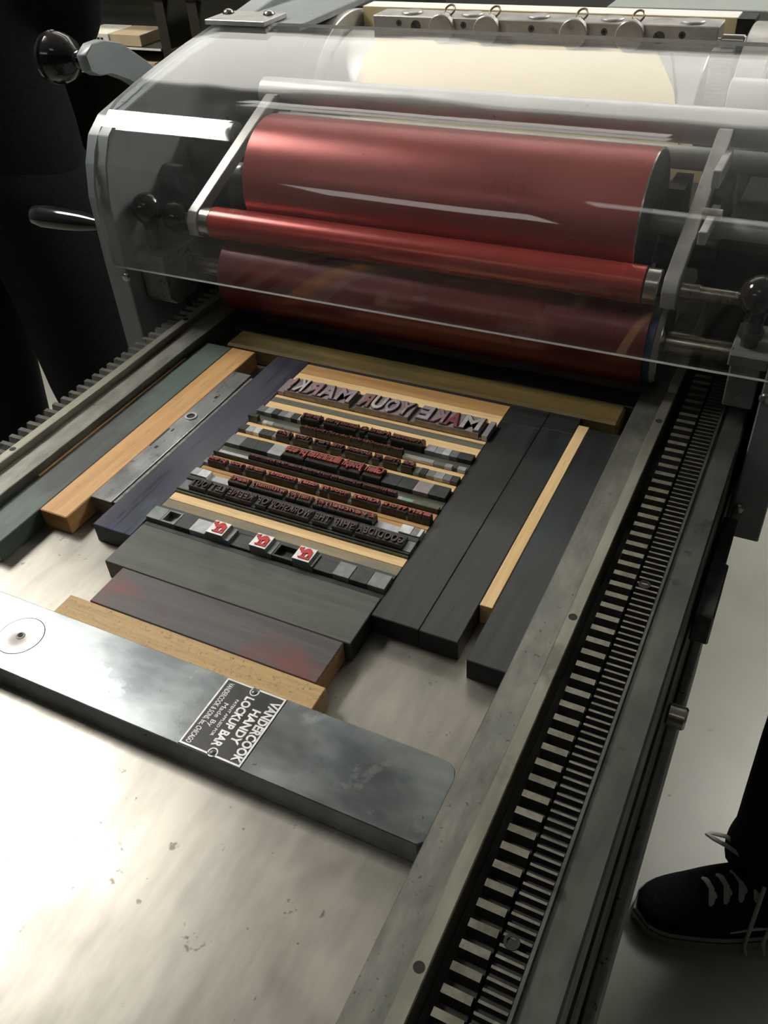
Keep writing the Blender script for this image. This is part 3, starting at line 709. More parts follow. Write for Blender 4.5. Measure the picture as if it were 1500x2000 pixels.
line([('Studio', -233.2, -218.7), ('Print', -218.4, -205), ('Fair at', -204.6, -187.5) if False else ('Fairat', -204.6, -187.5), ('the', -187, -178.2), ('Old', -177.8, -168), ('Press', -167.4, -155.2), ('Room', -154.8, -143.7)], 231.6, 235.6, dict(base=0.22, cap=0.66, off=0.02, m=0.05), 'inkdull', 'the thin second small line', 22.2)
line([('John', -246.3, -234), ('Tony', -231, -216.5), ('Mary', -213.5, -200.5), ('Will', -197.5, -187.5), ('Bodoni', -184.5, -164.5), ('of', -161.5, -155.5), ('Press', -152.5, -140.5), ('Ink', -137.5, -128.2)], 216.1, 223.4, SM, 'inkdull', 'the third small line')
line([('press', -228.2, -209.4), ('illuminates', -208.2, -180.6), ('Joseph', -178.6, -161.6), ('Glen', -159.6, -145.0)], 196.1, 208.7, dict(base=0.33, cap=0.60, off=0.03, m=0.04, shear=0.0), 'inkred', 'the line of large condensed red letters', 21.4)
line([('sometimes', -250.5, -232), ('it', -231.2, -227), ('is', -226, -222), ('wonderful', -221.2, -203.5), ('and', -202.8, -194.6), ('moving', -193.8, -180), ('for', -179.2, -173.2), ('people', -172.4, -158.6), ('to', -157.8, -153.6), ('remember', -152.8, -137.4), ('it', -136.8, -133.4), ('all', -132.6, -125.8)], 183.2, 187.0, dict(base=0.22, cap=0.66, off=0.02, m=0.05), 'inkdull', 'the fine fifth small line', 22.2)
line([('press', -277.6, -262), ('your', -258.6, -246.5), ('marks', -243.6, -228.5), ('honestly', -225.6, -201), ('daily', -198, -183), ('by', -179.8, -173.4), ('good', -171.4, -157), ('Kindly', -153.5, -133), ('Work', -130, -111), ('H', -109.4, -105.0), ('is', -104.6, -99.4), ('I', -98.8, -93.0)], 168.1, 174.3, SM, 'inkred', 'the long line with capital initials')
line([('hearts', -247.9, -231.5), ('many', -229.6, -213.5), ('with', -213.2, -201), ('joy', -198.5, -190.5), ('finds', -189.4, -178.5), ('my', -175.8, -168.5), ('ally', -167.8, -157.5), ('Eventu', -157.2, -128.6)], 151.6, 160.0, dict(base=0.32, cap=0.52, off=0.02, m=0.0, shear=0.35), 'inkred', 'the red script line')
line([('OUT', -272.2, -257.5), ('LET', -255.5, -242), ('KEENE', -240, -218), ('OF', -214.5, -205.5), ('WORKSHOP', -203.5, -170.5), ('THE', -167.5, -155.5), ('SHIP', -152, -136), ('IDEA', -134, -119), ('GOOD', -118.7, -99.0)], 136.2, 146.7, dict(base=0.16, cap=0.62, off=0.0, m=0.08, shear=0.15), 'inkdark', 'the line of dark capitals above the camels', 22.0)

# ------------------------------------------------------------------ the carriage
car = thing('press_carriage', 'grey press carriage with red ink rollers under a clear curved guard', 'press carriage', (-190, 600, 30))
PROF = [(335, -22), (335, 76), (337, 138), (344, 166), (356, 187), (374, 199), (428, 211), (493, 223), (553, 229), (633, 241), (820, 262), (820, -22)]
part('side_casting', car, 'grey', lambda b: prism(b, PROF, 'x', -501, -476.5, bev=1.0))
part('side_casting', car, 'grey', lambda b: prism(b, [(p[0], p[1] - (45 if p[1] < -20 else 0)) for p in PROF], 'x', 88.5, 113, bev=1.0))
part('top_flange', car, 'grey', lambda b: prism(b, [(-501, 560), (-501, 820), (-398, 820), (-398, 560)], 'z', 229.5, 236, bev=0.8))
cp = part('clip_plate', car, 'alu', lambda b: box(b, -495, -426, 543, 585, 236.5, 241, 0.5))
for x, y in ((-486, 572), (-438, 572)):
    part('cover_screw', cp, 'steel', lambda b: lathe(b, [(0, 6), (1, 6), (3, 4.6), (4.2, 2.2), (4.5, 0)], (x, y, 241), seg=28))
# clear guard
def guard_profile(off):
    P = [(337.5, 76), (336.5, 100), (337, 130), (340, 148), (345, 161), (351, 173.5), (358.5, 183), (368, 190.8), (379, 198.6), (392, 204.3), (410, 208.5), (452, 217), (500, 225), (540, 230.5), (560, 232.5)]
    out = []
    for i, p in enumerate(P):
        a = Vector(P[max(0, i - 1)]); c = Vector(P[min(len(P) - 1, i + 1)]); d = (c - a).normalized(); n = Vector((-d.y, d.x))
        out.append((p[0] + n.x * off, p[1] + n.y * off))
    return out
def guardf(b):
    o, i = guard_profile(4.6), guard_profile(1.6)
    prism(b, o + i[::-1], 'x', -489, 107)
    for f in b.faces:
        c = f.calc_center_median()
        if abs(f.normal.x) > 0.9: f.material_index = 1
        elif c.z < 76.5 and abs(f.normal.z) > 0.8: f.material_index = 1
        elif c.y > 558 and abs(f.normal.y) > 0.8: f.material_index = 1
part('clear_guard', car, ['acrylic', 'acrylic_edge'], guardf)
for x, y, z in ((-477.5, 335, 66), (92, 335, 62), (93, 335, -38)):
    part('guard_screw', car, 'steel', lambda b: lathe(b, [(0, 4.6), (0.8, 4.6), (2.4, 3.4), (3.0, 0)], (x, y, z), (0, -1, 0), 24))
# rollers
def roller(name, y, z, r, x0, x1, mat, endmat='darksteel'):
    return part(name, car, [mat, endmat], lambda b: (lathe(b, [(0, r - 0.6), (0.6, r), (x1 - x0 - 0.6, r), (x1 - x0, r - 0.6)], (x0, y, z), (1, 0, 0), 96),
                                                  [setattr(f, 'material_index', 1) for f in b.faces if abs(f.normal.x) > 0.95]))
A = roller('ink_drum', 449.3, 132, 54, -373, -23.5, 'redd')
part('drum_shaft', A, 'tube', lambda b: (cyl(b, (-424, 449.3, 132), (-373, 449.3, 132), 9, seg=32), cyl(b, (-23.5, 449.3, 132), (80, 449.3, 132), 9, seg=32)))
part('end_rim', A, 'steel', lambda b: lathe(b, [(0, 53.6), (0, 54.2), (1.2, 54.2), (1.2, 52.4), (0, 52.4), (0, 53.6)], (-24.2, 449.3, 132), (1, 0, 0), 96))
B_ = roller('rider_roller', 383.7, 109.3, 14.2, -400, -9.5, 'red')
part('end_cap', B_, 'steel', lambda b: cyl(b, (-411.3, 383.7, 109.3), (-400.2, 383.7, 109.3), 13.4, seg=40, bev=0.8))
part('end_cap', B_, 'steel', lambda b: cyl(b, (-9.3, 383.7, 109.3), (1.5, 383.7, 109.3), 13.4, seg=40, bev=0.8))
part('spindle', B_, 'shaft', lambda b: (cyl(b, (-430, 383.7, 109.3), (-411.4, 383.7, 109.3), 6, seg=24), cyl(b, (16.5, 383.7, 109.3), (30, 383.7, 109.3), 6, seg=24, mi=0), cyl(b, (30, 383.7, 109.3), (75, 383.7, 109.3), 5, seg=24)))
part('end_knob', B_, 'knob', lambda b: lathe(b, [(0, 5), (4, 6), (8, 12.5), (14, 14), (20, 13), (25, 8), (26.5, 0)], (-430, 383.7, 109.3), (-1, 0, 0), 36))
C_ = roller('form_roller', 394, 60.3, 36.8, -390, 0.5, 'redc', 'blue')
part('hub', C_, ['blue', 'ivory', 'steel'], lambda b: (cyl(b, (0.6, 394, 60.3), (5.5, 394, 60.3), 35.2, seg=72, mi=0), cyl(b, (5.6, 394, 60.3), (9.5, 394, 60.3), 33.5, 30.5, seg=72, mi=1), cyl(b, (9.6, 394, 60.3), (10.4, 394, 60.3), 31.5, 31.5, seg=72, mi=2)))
part('roller_shaft', C_, 'shaft', lambda b: (cyl(b, (10.5, 394, 60.3), (64, 394, 60.3), 9.2, seg=40, bev=0.6), cyl(b, (-452, 394, 60.3), (-390.2, 394, 60.3), 9.2, seg=40, bev=0.6)))
# tie tubes
part('tie_tube', car, 'tube', lambda b: cyl(b, (-418, 519, 185), (88, 519, 185), 14.1, seg=48, bev=0.8))
part('rear_tube', car, 'tube', lambda b: cyl(b, (-420, 541, 152), (88, 541, 152), 9.4, seg=40))
part('lower_tube', car, 'darksteel', lambda b: (cyl(b, (-400, 500, 88), (88, 500, 88), 12, seg=40), cyl(b, (-470, 470, 160), (-424, 470, 160), 11, seg=32), cyl(b, (-476, 420, 130), (-455, 420, 130), 14, seg=32)))
# arms holding the rider roller
def arm(x0, x1, dx):
    def f(b):
        prism(b, [(370.5, 100), (370, 112), (375, 121), (497, 190), (503, 189), (504, 183), (398, 119), (398, 103), (390, 97), (378, 96)], 'x', x0, x1, bev=0.7)
        for v in b.verts:
            if v.co.y > 410: v.co.x += dx * (v.co.y - 384) / 116
    return f
part('roller_arm', car, 'alu', arm(4.5, 15.5, 4))
part('roller_arm', car, 'alu', arm(-422.5, -411.6, 19))
part('dark_filler', car, 'iron', lambda b: (box(b, 30, 86, 440, 640, 34, 128, 2)))  # dark block added to keep the carriage interior black
part('dark_filler', car, 'iron', lambda b: (box(b, -474, -432, 450, 640, 34, 150, 2), box(b, -474, -449, 405, 700, -30, 33.9)))  # left side: dark blocks added to hide the lit floor behind
part('rear_panel', car, 'iron', lambda b: (box(b, -388, 28, 762, 766, 60, 208)))
part('arm_link', car, 'alu', lambda b: (box(b, 20, 26, 395, 450, 140, 150, 0.6), cyl(b, (16, 430, 150), (30, 430, 150), 4, seg=20), box(b, 17, 23, 440, 492, 165, 178, 0.6)))
# bearing blocks with ball knobs
def foot(x0, x1, zb):
    def f(b):
        box(b, x0, x1, 349, 400, 74, 84, 1.0)
        prism(b, [(352, 74), (352, 40), (360, zb), (392, zb), (400, 45), (400, 74)], 'x', x0 + 2, x1 - 4, bev=1.0)
    return f
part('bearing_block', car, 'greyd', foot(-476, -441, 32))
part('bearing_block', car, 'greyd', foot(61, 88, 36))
for cx in (-461, 71.5):
    k = part('ball_knob', car, 'knob', lambda b: lathe(b, [(0, 7), (4, 7.2), (6, 8.6), (9, 11.2), (13, 13.6), (18, 14.4), (23, 13.4), (28, 9.8), (31, 5), (32, 0)], (cx, 366, 104.5), seg=48))
    part('stem', k, 'darksteel', lambda b: lathe(b, [(0, 6), (7, 6), (7, 8.5), (12, 8.5), (12, 6.5), (20.5, 6.5)], (cx, 366, 84), seg=32))
# cylinder
CY, CZ, CR = 655, 118, 97
cyld = part('impression_cylinder', car, ['alu', 'darksteel'], lambda b: (lathe(b, [(0, CR - 1), (1, CR), (361, CR), (362, CR - 1)], (-388, CY, CZ), (1, 0, 0), 128), [setattr(f, 'material_index', 1) for f in b.faces if abs(f.normal.x) > 0.95]))
def ring(x0, x1, R0, R1):
    return lambda b: lathe(b, [(0, R1), (0, R0 - 1), (1, R0), (x1 - x0 - 1, R0), (x1 - x0, R0 - 1), (x1 - x0, R1), (0, R1)], (x0, CY, CZ), (1, 0, 0), 128)
part('bearer_ring', cyld, 'alu', ring(-413, -390, 113, 92))
part('bearer_ring', cyld, 'alu', ring(2, 24, 113, 92))
def tymp(b):
    n = 24; rows = []
    for k in range(n + 1):
        th = math.radians(15 + 70 * k / n)
        y = CY - (CR + 0.5) * math.sin(th); z = CZ + (CR + 0.5) * math.cos(th)
        f = k / n
        rows.append((b.verts.new((-352 + 0 * f, y, z)), b.verts.new((-73 + 72 * f, y, z)), b.verts.new((-352, y + 0.3, z - 0.3)), b.verts.new((-73 + 72 * f, y + 0.3, z - 0.3))))
    for p, r in zip(rows[:-1], rows[1:]):
        b.faces.new((p[0], r[0], r[1], p[1])); b.faces.new((p[2], p[3], r[3], r[2]))
        b.faces.new((p[0], p[2], r[2], r[0])); b.faces.new((p[1], r[1], r[3], p[3]))
    bmesh.ops.recalc_face_normals(b, faces=b.faces[:])
part('tympan_sheet', cyld, 'cream', tymp)
def wire(b):
    tube(b, [(-58 + 28 * t, CY - 98.2 * math.sin(math.radians(18 + 50 * t)), CZ + 98.2 * math.cos(math.radians(18 + 50 * t))) for t in [i / 12 for i in range(13)]], 0.5, 6)
part('cord', cyld, 'darksteel', wire)
# gripper bar
gb = part('gripper_bar', car, 'alu', lambda b: box(b, -355, -22.5, 632, 664, 211, 232, 0.8))
for x in (-279, -232.6, -148.2, -97):
    c = part('pressure_cap', gb, 'alu', lambda b: lathe(b, [(0, 12.6), (7, 12.6), (8, 11.8), (8, 0)], (x, 632, 223.5), (0, -1, 0), 40))
    def loop(b):
        pts = [(x + 3 + 4.8 * math.cos(a), 642 + 5 * math.sin(a), 236.5 + 3.6 * math.sin(a)) for a in [2 * PI * i / 20 for i in range(21)]]
        tube(b, pts, 1.0, 8)
    part('pull_ring', gb, 'bronze', loop)
    part('ring_base', gb, 'steel', lambda b: lathe(b, [(0, 5.5), (1.5, 5), (3, 2), (3.2, 0)], (x + 1, 638, 232), seg=24))
for x in (-318, -254, -187.5, -118, -47):
    part('dome_cap', gb, 'alu', lambda b: lathe(b, [(0, 10.5), (1.5, 10.5), (2.2, 9.8), (2.8, 5), (3.0, 0)], (x, 646, 232), seg=36))
for x, z in ((-326.5, 225.8), (-258, 226), (-190, 225.3), (-121.3, 225), (-52.5, 224.8)):
    part('set_screw', gb, ['darksteel', 'black'], lambda b: (lathe(b, [(0, 3.0), (0.25, 3.0), (0.25, 0)], (x, 632, z), (0, -1, 0), 24), lathe(b, [(0.25, 1.4), (0.35, 1.4), (0.35, 0)], (x, 632, z), (0, -1, 0), 6, 1)))
for x, z in ((-308.3, 223.6), (-72.2, 222)):
    part('slotted_screw', gb, ['darksteel', 'black'], lambda b: (lathe(b, [(0, 5.2), (0.7, 5.0), (0.7, 0)], (x, 632, z), (0, -1, 0), 32), prism(b, [(x - 3.6, z + 3), (x - 3, z + 3.6), (x + 3.6, z - 3), (x + 3, z - 3.6)], 'y', 631.2, 631.35, 1)))
part('latch_roller', car, 'steel', lambda b: (cyl(b, (-17, 618, 224), (2, 618, 224), 6, seg=32, bev=0.8), cyl(b, (-20, 618, 224), (-17, 618, 224), 3, seg=20)))
def comb(b):
    box(b, -22, -4, 604, 616, 160, 220, 0.5)
    for k in range(16): box(b, -21.5, -4.5, 602.6, 604.2, 172 + k * 3, 173.6 + k * 3)
part('ratchet_plate', car, 'tube', comb)
part('bearing_housing', car, 'tube', lambda b: (cyl(b, (4, 560, 196), (88, 560, 196), 15, seg=40, bev=1), box(b, 20, 60, 548, 552, 160, 186, 1.0)))
part('interior_panel', car, 'iron', lambda b: (box(b, -470, 84, 560.0, 566, 60, 100), box(b, -24, -10, 500, 540, 60, 140)))
# feed side
part('feed_board', car, ['white', 'cream'], lambda b: (box(b, -388, -14, 674, 700, 200, 231.5, 0.4), [setattr(f, 'material_index', 1) for f in b.faces if f.normal.y < -0.5]))
part('board_end', car, 'iron', lambda b: (box(b, -13.5, 1, 672, 700, 195, 231), box(b, -400, 84, 704, 716, 190, 222)))
part('feed_table', car, 'table', lambda b: box(b, -150, 84, 745, 1050, 214, 224, 1.0))
# crank
cr = part('crank_arm', car, 'grey', lambda b: prism(b, [(412, 236), (424, 243), (440, 243), (462, 236), (492, 214), (520, 190), (520, 165), (486, 186), (462, 203), (440, 214), (424, 216), (414, 222)], 'x', -546, -534, bev=1.0))
part('turned_knob', cr, 'knob', lambda b: lathe(b, [(0, 7), (5, 9.5), (10, 9), (13, 7.5), (16, 11), (22, 18), (30, 21.5), (36, 22.5), (38, 21.5), (40, 23), (44, 22), (46, 12), (46.5, 0)], (-546, 426, 229), (-1, 0, 0), 48))
part('crank_boss', car, 'darksteel', lambda b: cyl(b, (-534, 505, 180), (-501, 505, 180), 18, seg=40, bev=1))
part('trip_handle', car, 'knob', lambda b: lathe(b, [(0, 5), (10, 6), (30, 9), (55, 10.5), (80, 11), (92, 9.5), (97, 5), (98, 0)], (-501.5, 352, 106), (-1, 0.02, -0.02), 36))

# ------------------------------------------------------------------ background: rack of labelled drawers
cab = thing('type_cabinet', 'dark olive cabinet with open shelves of labelled cases in the far background', 'cabinet', (-1500, 1750, FZ))
def cabf(b):
    box(b, -2150, -900, 1600, 1630, 52, 400, 2)
    for x in (-2150, -1425, -1330, -900): box(b, x - 14, x + 14, 1605, 2050, FZ, 51)
    box(b, -2150, -900, 2050, 2070, FZ, 400)
part('frame', cab, 'cabinet', cabf)
for z in (-52, -112):
    sh_ = part('shelf', cab, 'cabinet', lambda b: box(b, -2136, -1439, 1602, 2049, z - 6, z, 0.5))
    part('shelf_edge', sh_, 'label', lambda b: box(b, -2136, -1439, 1598, 1601.8, z - 5, z - 1))
    part('shelf', cab, 'cabinet', lambda b: box(b, -1411, -914, 1600, 2049, z - 6, z, 0.5))
for x0, x1, z, m, lab, cat, nm in (
        (-1690, -1600, -52, 'label', 'pale labelled tray on the top shelf of the far cabinet', 'tray', 'labelled_tray'),
        (-1595, -1500, -52, 'card', 'brown tray right of the pale one on the top cabinet shelf', 'tray', 'shelf_tray'),
        (-1700, -1560, -112, 'label', 'pale labelled tray on the second shelf of the far cabinet', 'tray', 'labelled_tray'),
        (-1552, -1470, -112, 'card', 'brown wooden tray on the second shelf of the far cabinet', 'tray', 'shelf_tray'),
        (-1640, -1575, -232, 'label', 'pale labelled tray low in the far cabinet behind the crank knob', 'tray', 'labelled_tray')):
    b = BM(); box(b, x0, x1, 1604, 1700, z + 0.2, z + 26, 1)
    t = tag(obj(nm, b, 'card' if m == 'card' else 'label'), lab, cat)
    if m == 'label':
        part('ink_marks', t, 'black', lambda b: [box(b, x0 + 10 + k * 11, x0 + 18 + k * 11, 1603.4, 1604.1, z + 8, z + 17) for k in range(int((x1 - x0 - 20) / 11))])
# pale carton on the floor beyond the press
b = BM(); prism(b, [(-2070, FZ + 1), (-2070, FZ + 150), (-1940, FZ + 210), (-1800, FZ + 120), (-1780, FZ + 1)], 'y', 1360, 1500, bev=2)
tag(obj('paper_parcel', b, 'card'), 'tan paper parcel on the floor seen between the legs of the person', 'parcel')

# ------------------------------------------------------------------ people
def skin_mesh(name, nodes, edges, mat, origin, sub=2, parent=None, root=0):
    me = bpy.data.meshes.new(name)
    O = Vector(origin)
    me.from_pydata([(Vector(n[0]) - O) / 1000.0 for n in nodes], edges, [])
    o = bpy.data.objects.new(name, me); COL.objects.link(o)
    md = o.modifiers.new('skin', 'SKIN'); md.use_smooth_shade = True
    for i, n in enumerate(nodes):
        r = n[1]; sv = me.skin_vertices[0].data[i]
        sv.radius = (r / 1000.0, r / 1000.0) if not isinstance(r, tuple) else (r[0] / 1000.0, r[1] / 1000.0)
        sv.use_root = (i == root)
    if sub:
        sd = o.modifiers.new('subd', 'SUBSURF'); sd.levels = sub; sd.render_levels = sub
    dg = bpy.context.evaluated_depsgraph_get(); dg.update()
    me2 = bpy.data.meshes.new_from_object(o.evaluated_get(dg))
    o.modifiers.clear(); o.data = me2; bpy.data.meshes.remove(me)
    me2.materials.clear(); me2.materials.append(M[mat])
    for p in me2.polygons: p.use_smooth = True
    wo = W(*origin); ORG[o.name] = wo
    if parent is not None: o.parent = parent; o.location = wo - ORG[parent.name]
    else: o.location = wo
    return o
def person(label, cx, cy, ang, stance=150, hair='hair', step=(0, 0)):
    """standing figure about 1.75 m tall; ang = facing direction (radians, 0 = +x)"""
    ca, sa = math.cos(ang), math.sin(ang)
    def L(f, s, h): return (cx + f * ca - s * sa, cy + f * sa + s * ca, FZ + h)   # forward, to the left, height
    root = thing('person', label, 'person', L(0, 0, 0))
    nodes = [(L(0, 0, 960), 118), (L(0, 0, 1090), 112), (L(5, 0, 1240), 128), (L(0, 0, 1375), 84), (L(0, 0, 1455), 56), (L(5, 0, 1500), 54), (L(12, 0, 1560), (74, 84)), (L(14, 0, 1640), (80, 92)), (L(10, 0, 1705), 56)]
    edges = [(0, 1), (1, 2), (2, 3), (3, 4), (4, 5), (5, 6), (6, 7), (7, 8)]
    for s in (-1, 1):
        i = len(nodes)
        nodes += [(L(0, s * 160, 1372), 46), (L(-45, s * 212, 1120), 44), (L(-120, s * 140, 980), 32), (L(-165, s * 50, 940), 28)]
        edges += [(3, i), (i, i + 1), (i + 1, i + 2), (i + 2, i + 3)]
        # hands clasped behind the back: thumb and four curled fingers
        hx, hs, hh = -185, 18 * s, 925
        for k in range(5):
            j = len(nodes)
            if k == 0: nodes += [(L(hx - 8, hs + s * 8, hh + 22), 10), (L(hx - 14, hs - s * 22, hh + 26), 8.5)]
            else:
                dz = 22 - 15 * k; ln = (0, 34, 38, 35, 28)[k]
                nodes += [(L(hx - 6, hs, hh + dz), 8.5), (L(hx - 16, hs - s * ln * 0.6, hh + dz - 4), 8), (L(hx - 8, hs - s * ln, hh + dz - 10), 7)]
            edges.append((i + 3, j))
            for w in range(j, len(nodes) - 1): edges.append((w, w + 1))
        j = len(nodes)
        nodes += [(L(0, s * 95, 880), 92), (L(8 + step[s > 0] * 0.5, s * (stance * 0.72), 480), 62), (L(step[s > 0] - 12, s * stance, 110), 42), (L(step[s > 0] - 6, s * stance, 60), 38), (L(step[s > 0] + 2, s * stance, 40), 26)]
        edges += [(0, j), (j, j + 1), (j + 1, j + 2), (j + 2, j + 3), (j + 3, j + 4)]
    skin_mesh('body', nodes, edges, 'skin', L(0, 0, 0), 2, root)
    # clothes: lofted volumes fused into one cloth surface each
    def loft(b, rings, seg=28):
        R = [[b.verts.new(L(f0 + bb * math.cos(2 * PI * k / seg), s0 + aa * math.sin(2 * PI * k / seg), h)) for k in range(seg)] for h, f0, s0, aa, bb in rings]
        for P, Q in zip(R[:-1], R[1:]):
            for k in range(seg): b.faces.new((P[k], Q[k], Q[(k + 1) % seg], P[(k + 1) % seg]))
        b.faces.new(R[0]); b.faces.new(R[-1])
    def fused(name, fn):
        o = part(name, root, 'cloth', lambda b: (fn(b), bmesh.ops.recalc_face_normals(b, faces=b.faces[:])), L(0, 0, 100))
        md = o.modifiers.new('r', 'REMESH'); md.mode = 'VOXEL'; md.voxel_size = 0.011
        sm = o.modifiers.new('s', 'SMOOTH'); sm.factor = 0.5; sm.iterations = 6
        dg = bpy.context.evaluated_depsgraph_get(); dg.update()
        me2 = bpy.data.meshes.new_from_object(o.evaluated_get(dg))
        o.modifiers.clear(); o.data = me2
        me2.materials.clear(); me2.materials.append(M['cloth'])
        for p in me2.polygons: p.use_smooth = True
    def shirt(b):
        loft(b, [(835, 0, 0, 182, 132), (900, 0, 0, 184, 132), (1000, 0, 0, 178, 124), (1110, 0, 0, 172, 122), (1240, 4, 0, 190, 132), (1340, 2, 0, 200, 124), (1400, 0, 0, 182, 104), (1440, 0, 0, 120, 84), (1470, 0, 0, 74, 72), (1480, 0, 0, 70, 68)])
        for sd in (-1, 1):
            tb = [(0, sd * 105, 1398, 72), (-4, sd * 165, 1384, 70), (-14, sd * 200, 1325, 64), (-38, sd * 216, 1210, 58), (-48, sd * 214, 1110, 54), (-85, sd * 180, 1040, 48), (-125, sd * 130, 985, 42), (-150, sd * 85, 955, 38)]
            for p, q in zip(tb[:-1], tb[1:]): cyl(b, L(*p[:3]), L(*q[:3]), p[3], q[3], seg=20)
            for p in tb[1:-1]:
                t = bmesh.new(); bmesh.ops.create_uvsphere(t, u_segments=20, v_segments=12, radius=p[3])
                for v in t.verts: v.co = v.co + Vector(L(*p[:3]))
                merge(b, t)
    fused('shirt', shirt)
    def trousers(b):
        loft(b, [(790, 0, 0, 172, 120), (850, 0, 0, 170, 122), (930, 0, 0, 160, 116), (1000, 0, 0, 150, 108)])
        for sd in (-1, 1):
            st = step[sd > 0]
            loft(b, [(72, st - 6, sd * stance, 72, 78), (130, st - 10, sd * stance, 68, 74), (300, st * 0.8, sd * stance * 0.86, 74, 80), (480, 8 + st * 0.5, sd * stance * 0.76, 84, 90), (680, st * 0.2, sd * (90 + (stance - 90) * 0.3), 98, 106), (830, 0, sd * 84, 104, 116), (880, 0, sd * 70, 96, 112)])
    fused('trousers', trousers)
    # hair and face
    def hairf(b):
        t = bmesh.new(); bmesh.ops.create_uvsphere(t, u_segments=24, v_segments=16, radius=1)
        for v in t.verts:
            p = v.co.copy()
            if p.x > 0.45 and p.z < 0.45: p *= 0.9
            v.co = Vector(L(4 + p.x * 100, p.y * 92, 1648 + p.z * 98 - (6 if p.x < 0 else 0)))
        bmesh.ops.delete(t, geom=[v for v in t.verts if (v.co.z < FZ + 1610) or (((v.co.x - cx) * ca + (v.co.y - cy) * sa) > 70 and v.co.z < FZ + 1690)], context='VERTS')
        merge(b, t)
    part('hair', root, hair, hairf)
    def facef(b):
        lathe(b, [(0, 9), (8, 11), (20, 8), (26, 0)], L(84, 0, 1600), (ca, sa, -0.35), 16)
        for s in (-1, 1):
            lathe(b, [(0, 10), (6, 8), (8, 0)], L(84, s * 32, 1632), (ca, sa, 0), 16, 1)
            lathe(b, [(0, 16), (6, 22), (10, 20), (12, 0)], L(8, s * 84, 1612), (-s * sa, s * ca, 0), 16)
        tube(b, [L(92, -22, 1560), L(99, 0, 1557), L(92, 22, 1560)], 4, 8, 2)
    part('face', root, ['skin', 'hair', 'skin'], facef)
    return root, L
pl, Lp = person('person in black clothes standing behind the left side of the press', -1120, 720, math.radians(-78), 150)
for s in (-1, 1):
    part('shoe', pl, 'black', lambda b: prism(b, [(Lp(-60 + a[0], s * 150 + a[1], 0)[0], Lp(-60 + a[0], s * 150 + a[1], 0)[1]) for a in ((0, -34), (60, -38), (180, -48), (240, -38), (270, 0), (240, 40), (180, 46), (60, 38), (0, 34))], 'z', FZ + 1, FZ + 62, bev=8))
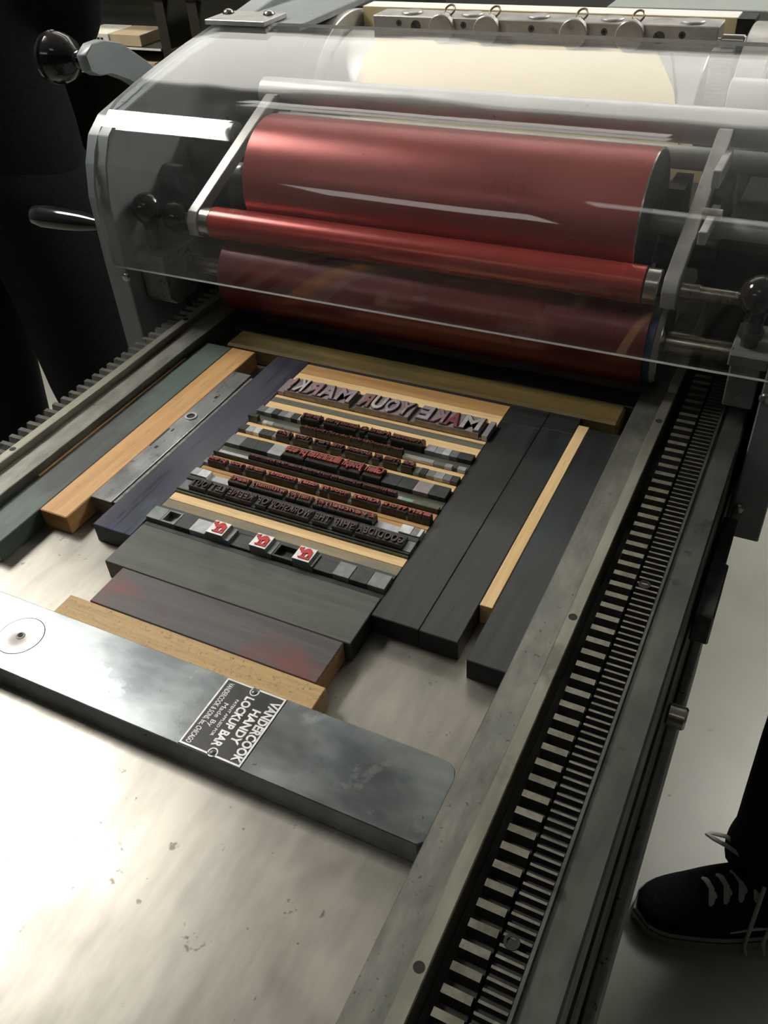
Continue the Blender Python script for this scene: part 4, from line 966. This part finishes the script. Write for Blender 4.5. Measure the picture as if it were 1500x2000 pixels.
# the person on the right: only one sneaker and the trouser leg show
pr_, Lr = person('person in wide black trousers and black low-top sneakers right of the press', 310, 652, math.radians(180), 118, step=(-240, 58))
def sneaker(s, toe_x, yc, parent, yaw=0.0):
    """low sneaker pointing to -x, toe tip at toe_x, centre line yc"""
    LEN = 285
    def part(name, par, mats, fn, origin=None, smooth=35):
        def g(b):
            fn(b)
            R = Matrix.Rotation(math.radians(yaw), 3, 'Z'); T = Vector((toe_x, yc, 0))
            for v in b.verts: v.co = R @ (v.co - T) + T
        bm = BM(); g(bm); return obj(name, bm, mats, par, origin, smooth)
    half = lambda t: 34 + 20 * math.sin(min(1, t * 1.9) * PI / 2) * (1 - 0.42 * max(0, t - 0.38) / 0.62) - (34 * (1 - math.sqrt(max(0, 1 - (1 - min(1, t / 0.16)) ** 2)))) - (30 * (1 - math.sqrt(max(0, 1 - (max(0, t - 0.88) / 0.12) ** 2))))
    N = 22
    outl = [(toe_x + LEN * k / N, half(k / N)) for k in range(N + 1)]
    pts = [(x, yc - h) for x, h in outl] + [(x, yc + h) for x, h in reversed(outl)]
    sole = part('sneaker_sole', parent, ['rubber', 'black'], lambda b: (prism(b, pts, 'z', FZ + 0.5, FZ + 30, bev=1.5)))
    part('foxing_stripe', sole, 'black', lambda b: tube(b, [(x, yc + (-1) * (h + 0.3), FZ + 24) for x, h in outl], 1.0, 6))
    def upper(b):
        rings = []
        K = 16
        for k in range(N + 1):
            t = k / N; x, h = outl[k]; h = max(2, h - 3)
            x = min(max(x, toe_x + 5), toe_x + LEN - 5)
            top = 30 + 34 * math.sqrt(min(1, t / 0.22)) + (34 * max(0, min(1, (t - 0.28) / 0.32)))
            if t > 0.6: top = 98 - 12 * (t - 0.6) / 0.4
            if t > 0.94: top = 80
            if t < 0.02: top = 36
            rings.append([b.verts.new((x, yc - h * math.cos(PI * j / K) * (1 - 0.10 * math.sin(PI * j / K)), FZ + 28 + (top - 28) * math.sin(PI * j / K) ** 0.62)) for j in range(K + 1)])
        for P, Q in zip(rings[:-1], rings[1:]):
            for j in range(K): b.faces.new((P[j], Q[j], Q[j + 1], P[j + 1]))
        b.faces.new(rings[0]); b.faces.new(rings[-1][::-1])
        bmesh.ops.recalc_face_normals(b, faces=b.faces[:])
    part('upper', parent, 'cloth', upper, smooth=60)
    def ztop(x):
        t = (x - toe_x) / LEN
        return FZ + 30 + 34 * math.sqrt(min(1, t / 0.22)) + (34 * max(0, min(1, (t - 0.28) / 0.32)))
    def laces(b):
        for k in range(4):
            x = toe_x + 96 + k * 19
            tube(b, [(x, yc - 26, ztop(x) - 10), (x + 2, yc - 14, ztop(x) + 1), (x + 6, yc, ztop(x) + 3), (x + 3, yc + 14, ztop(x) + 1), (x, yc + 26, ztop(x) - 10)], 4.2, 8, flat=0.45)
            tube(b, [(x, yc - 26, ztop(x) - 9), (x + 8, yc - 10, ztop(x) + 2), (x + 17, yc + 12, ztop(x) + 2)], 3.2, 8, flat=0.45)
        x = toe_x + 172
        tube(b, [(x, yc, ztop(x) + 4), (x - 30, yc + 20, ztop(x) + 20), (x - 50, yc + 36, ztop(x) + 25), (x - 62, yc + 48, ztop(x) + 22), (x - 66, yc + 58, ztop(x) + 15), (x - 58, yc + 62, ztop(x) + 12), (x - 40, yc + 54, ztop(x) + 14), (x - 18, yc + 28, ztop(x) + 13), (x, yc + 6, ztop(x) + 8)], 3.6, 8, flat=0.6)
        tube(b, [(x, yc, ztop(x) + 4), (x - 12, yc - 18, ztop(x) + 10), (x - 28, yc - 44, ztop(x) - 22), (x - 34, yc - 56, FZ + 22), (x - 30, yc - 60, FZ + 4)], 2.8, 8)
        tube(b, [(x, yc, ztop(x) + 4), (x + 4, yc - 24, ztop(x) + 6), (x - 4, yc - 48, ztop(x) - 26), (x - 10, yc - 56, FZ + 30), (x - 6, yc - 62, FZ + 6)], 2.8, 8)
        lathe(b, [(-6, 0), (-4, 6), (0, 8), (4, 6), (6, 0)], (x, yc, ztop(x) + 6), seg=12)
    part('laces', parent, 'lace', laces)
    part('side_stripe', parent, 'lace', lambda b: tube(b, [(toe_x + 118, yc - 47, FZ + 44), (toe_x + 150, yc - 47.5, FZ + 52), (toe_x + 200, yc - 44, FZ + 46), (toe_x + 235, yc - 38.5, FZ + 40)], 2.2, 6))
sneaker(1, 91, 412, pr_, 27)
sneaker(-1, 345, 752, pr_, 8)
print('type sorts built:', NS[0], 'objects:', len(bpy.data.objects))
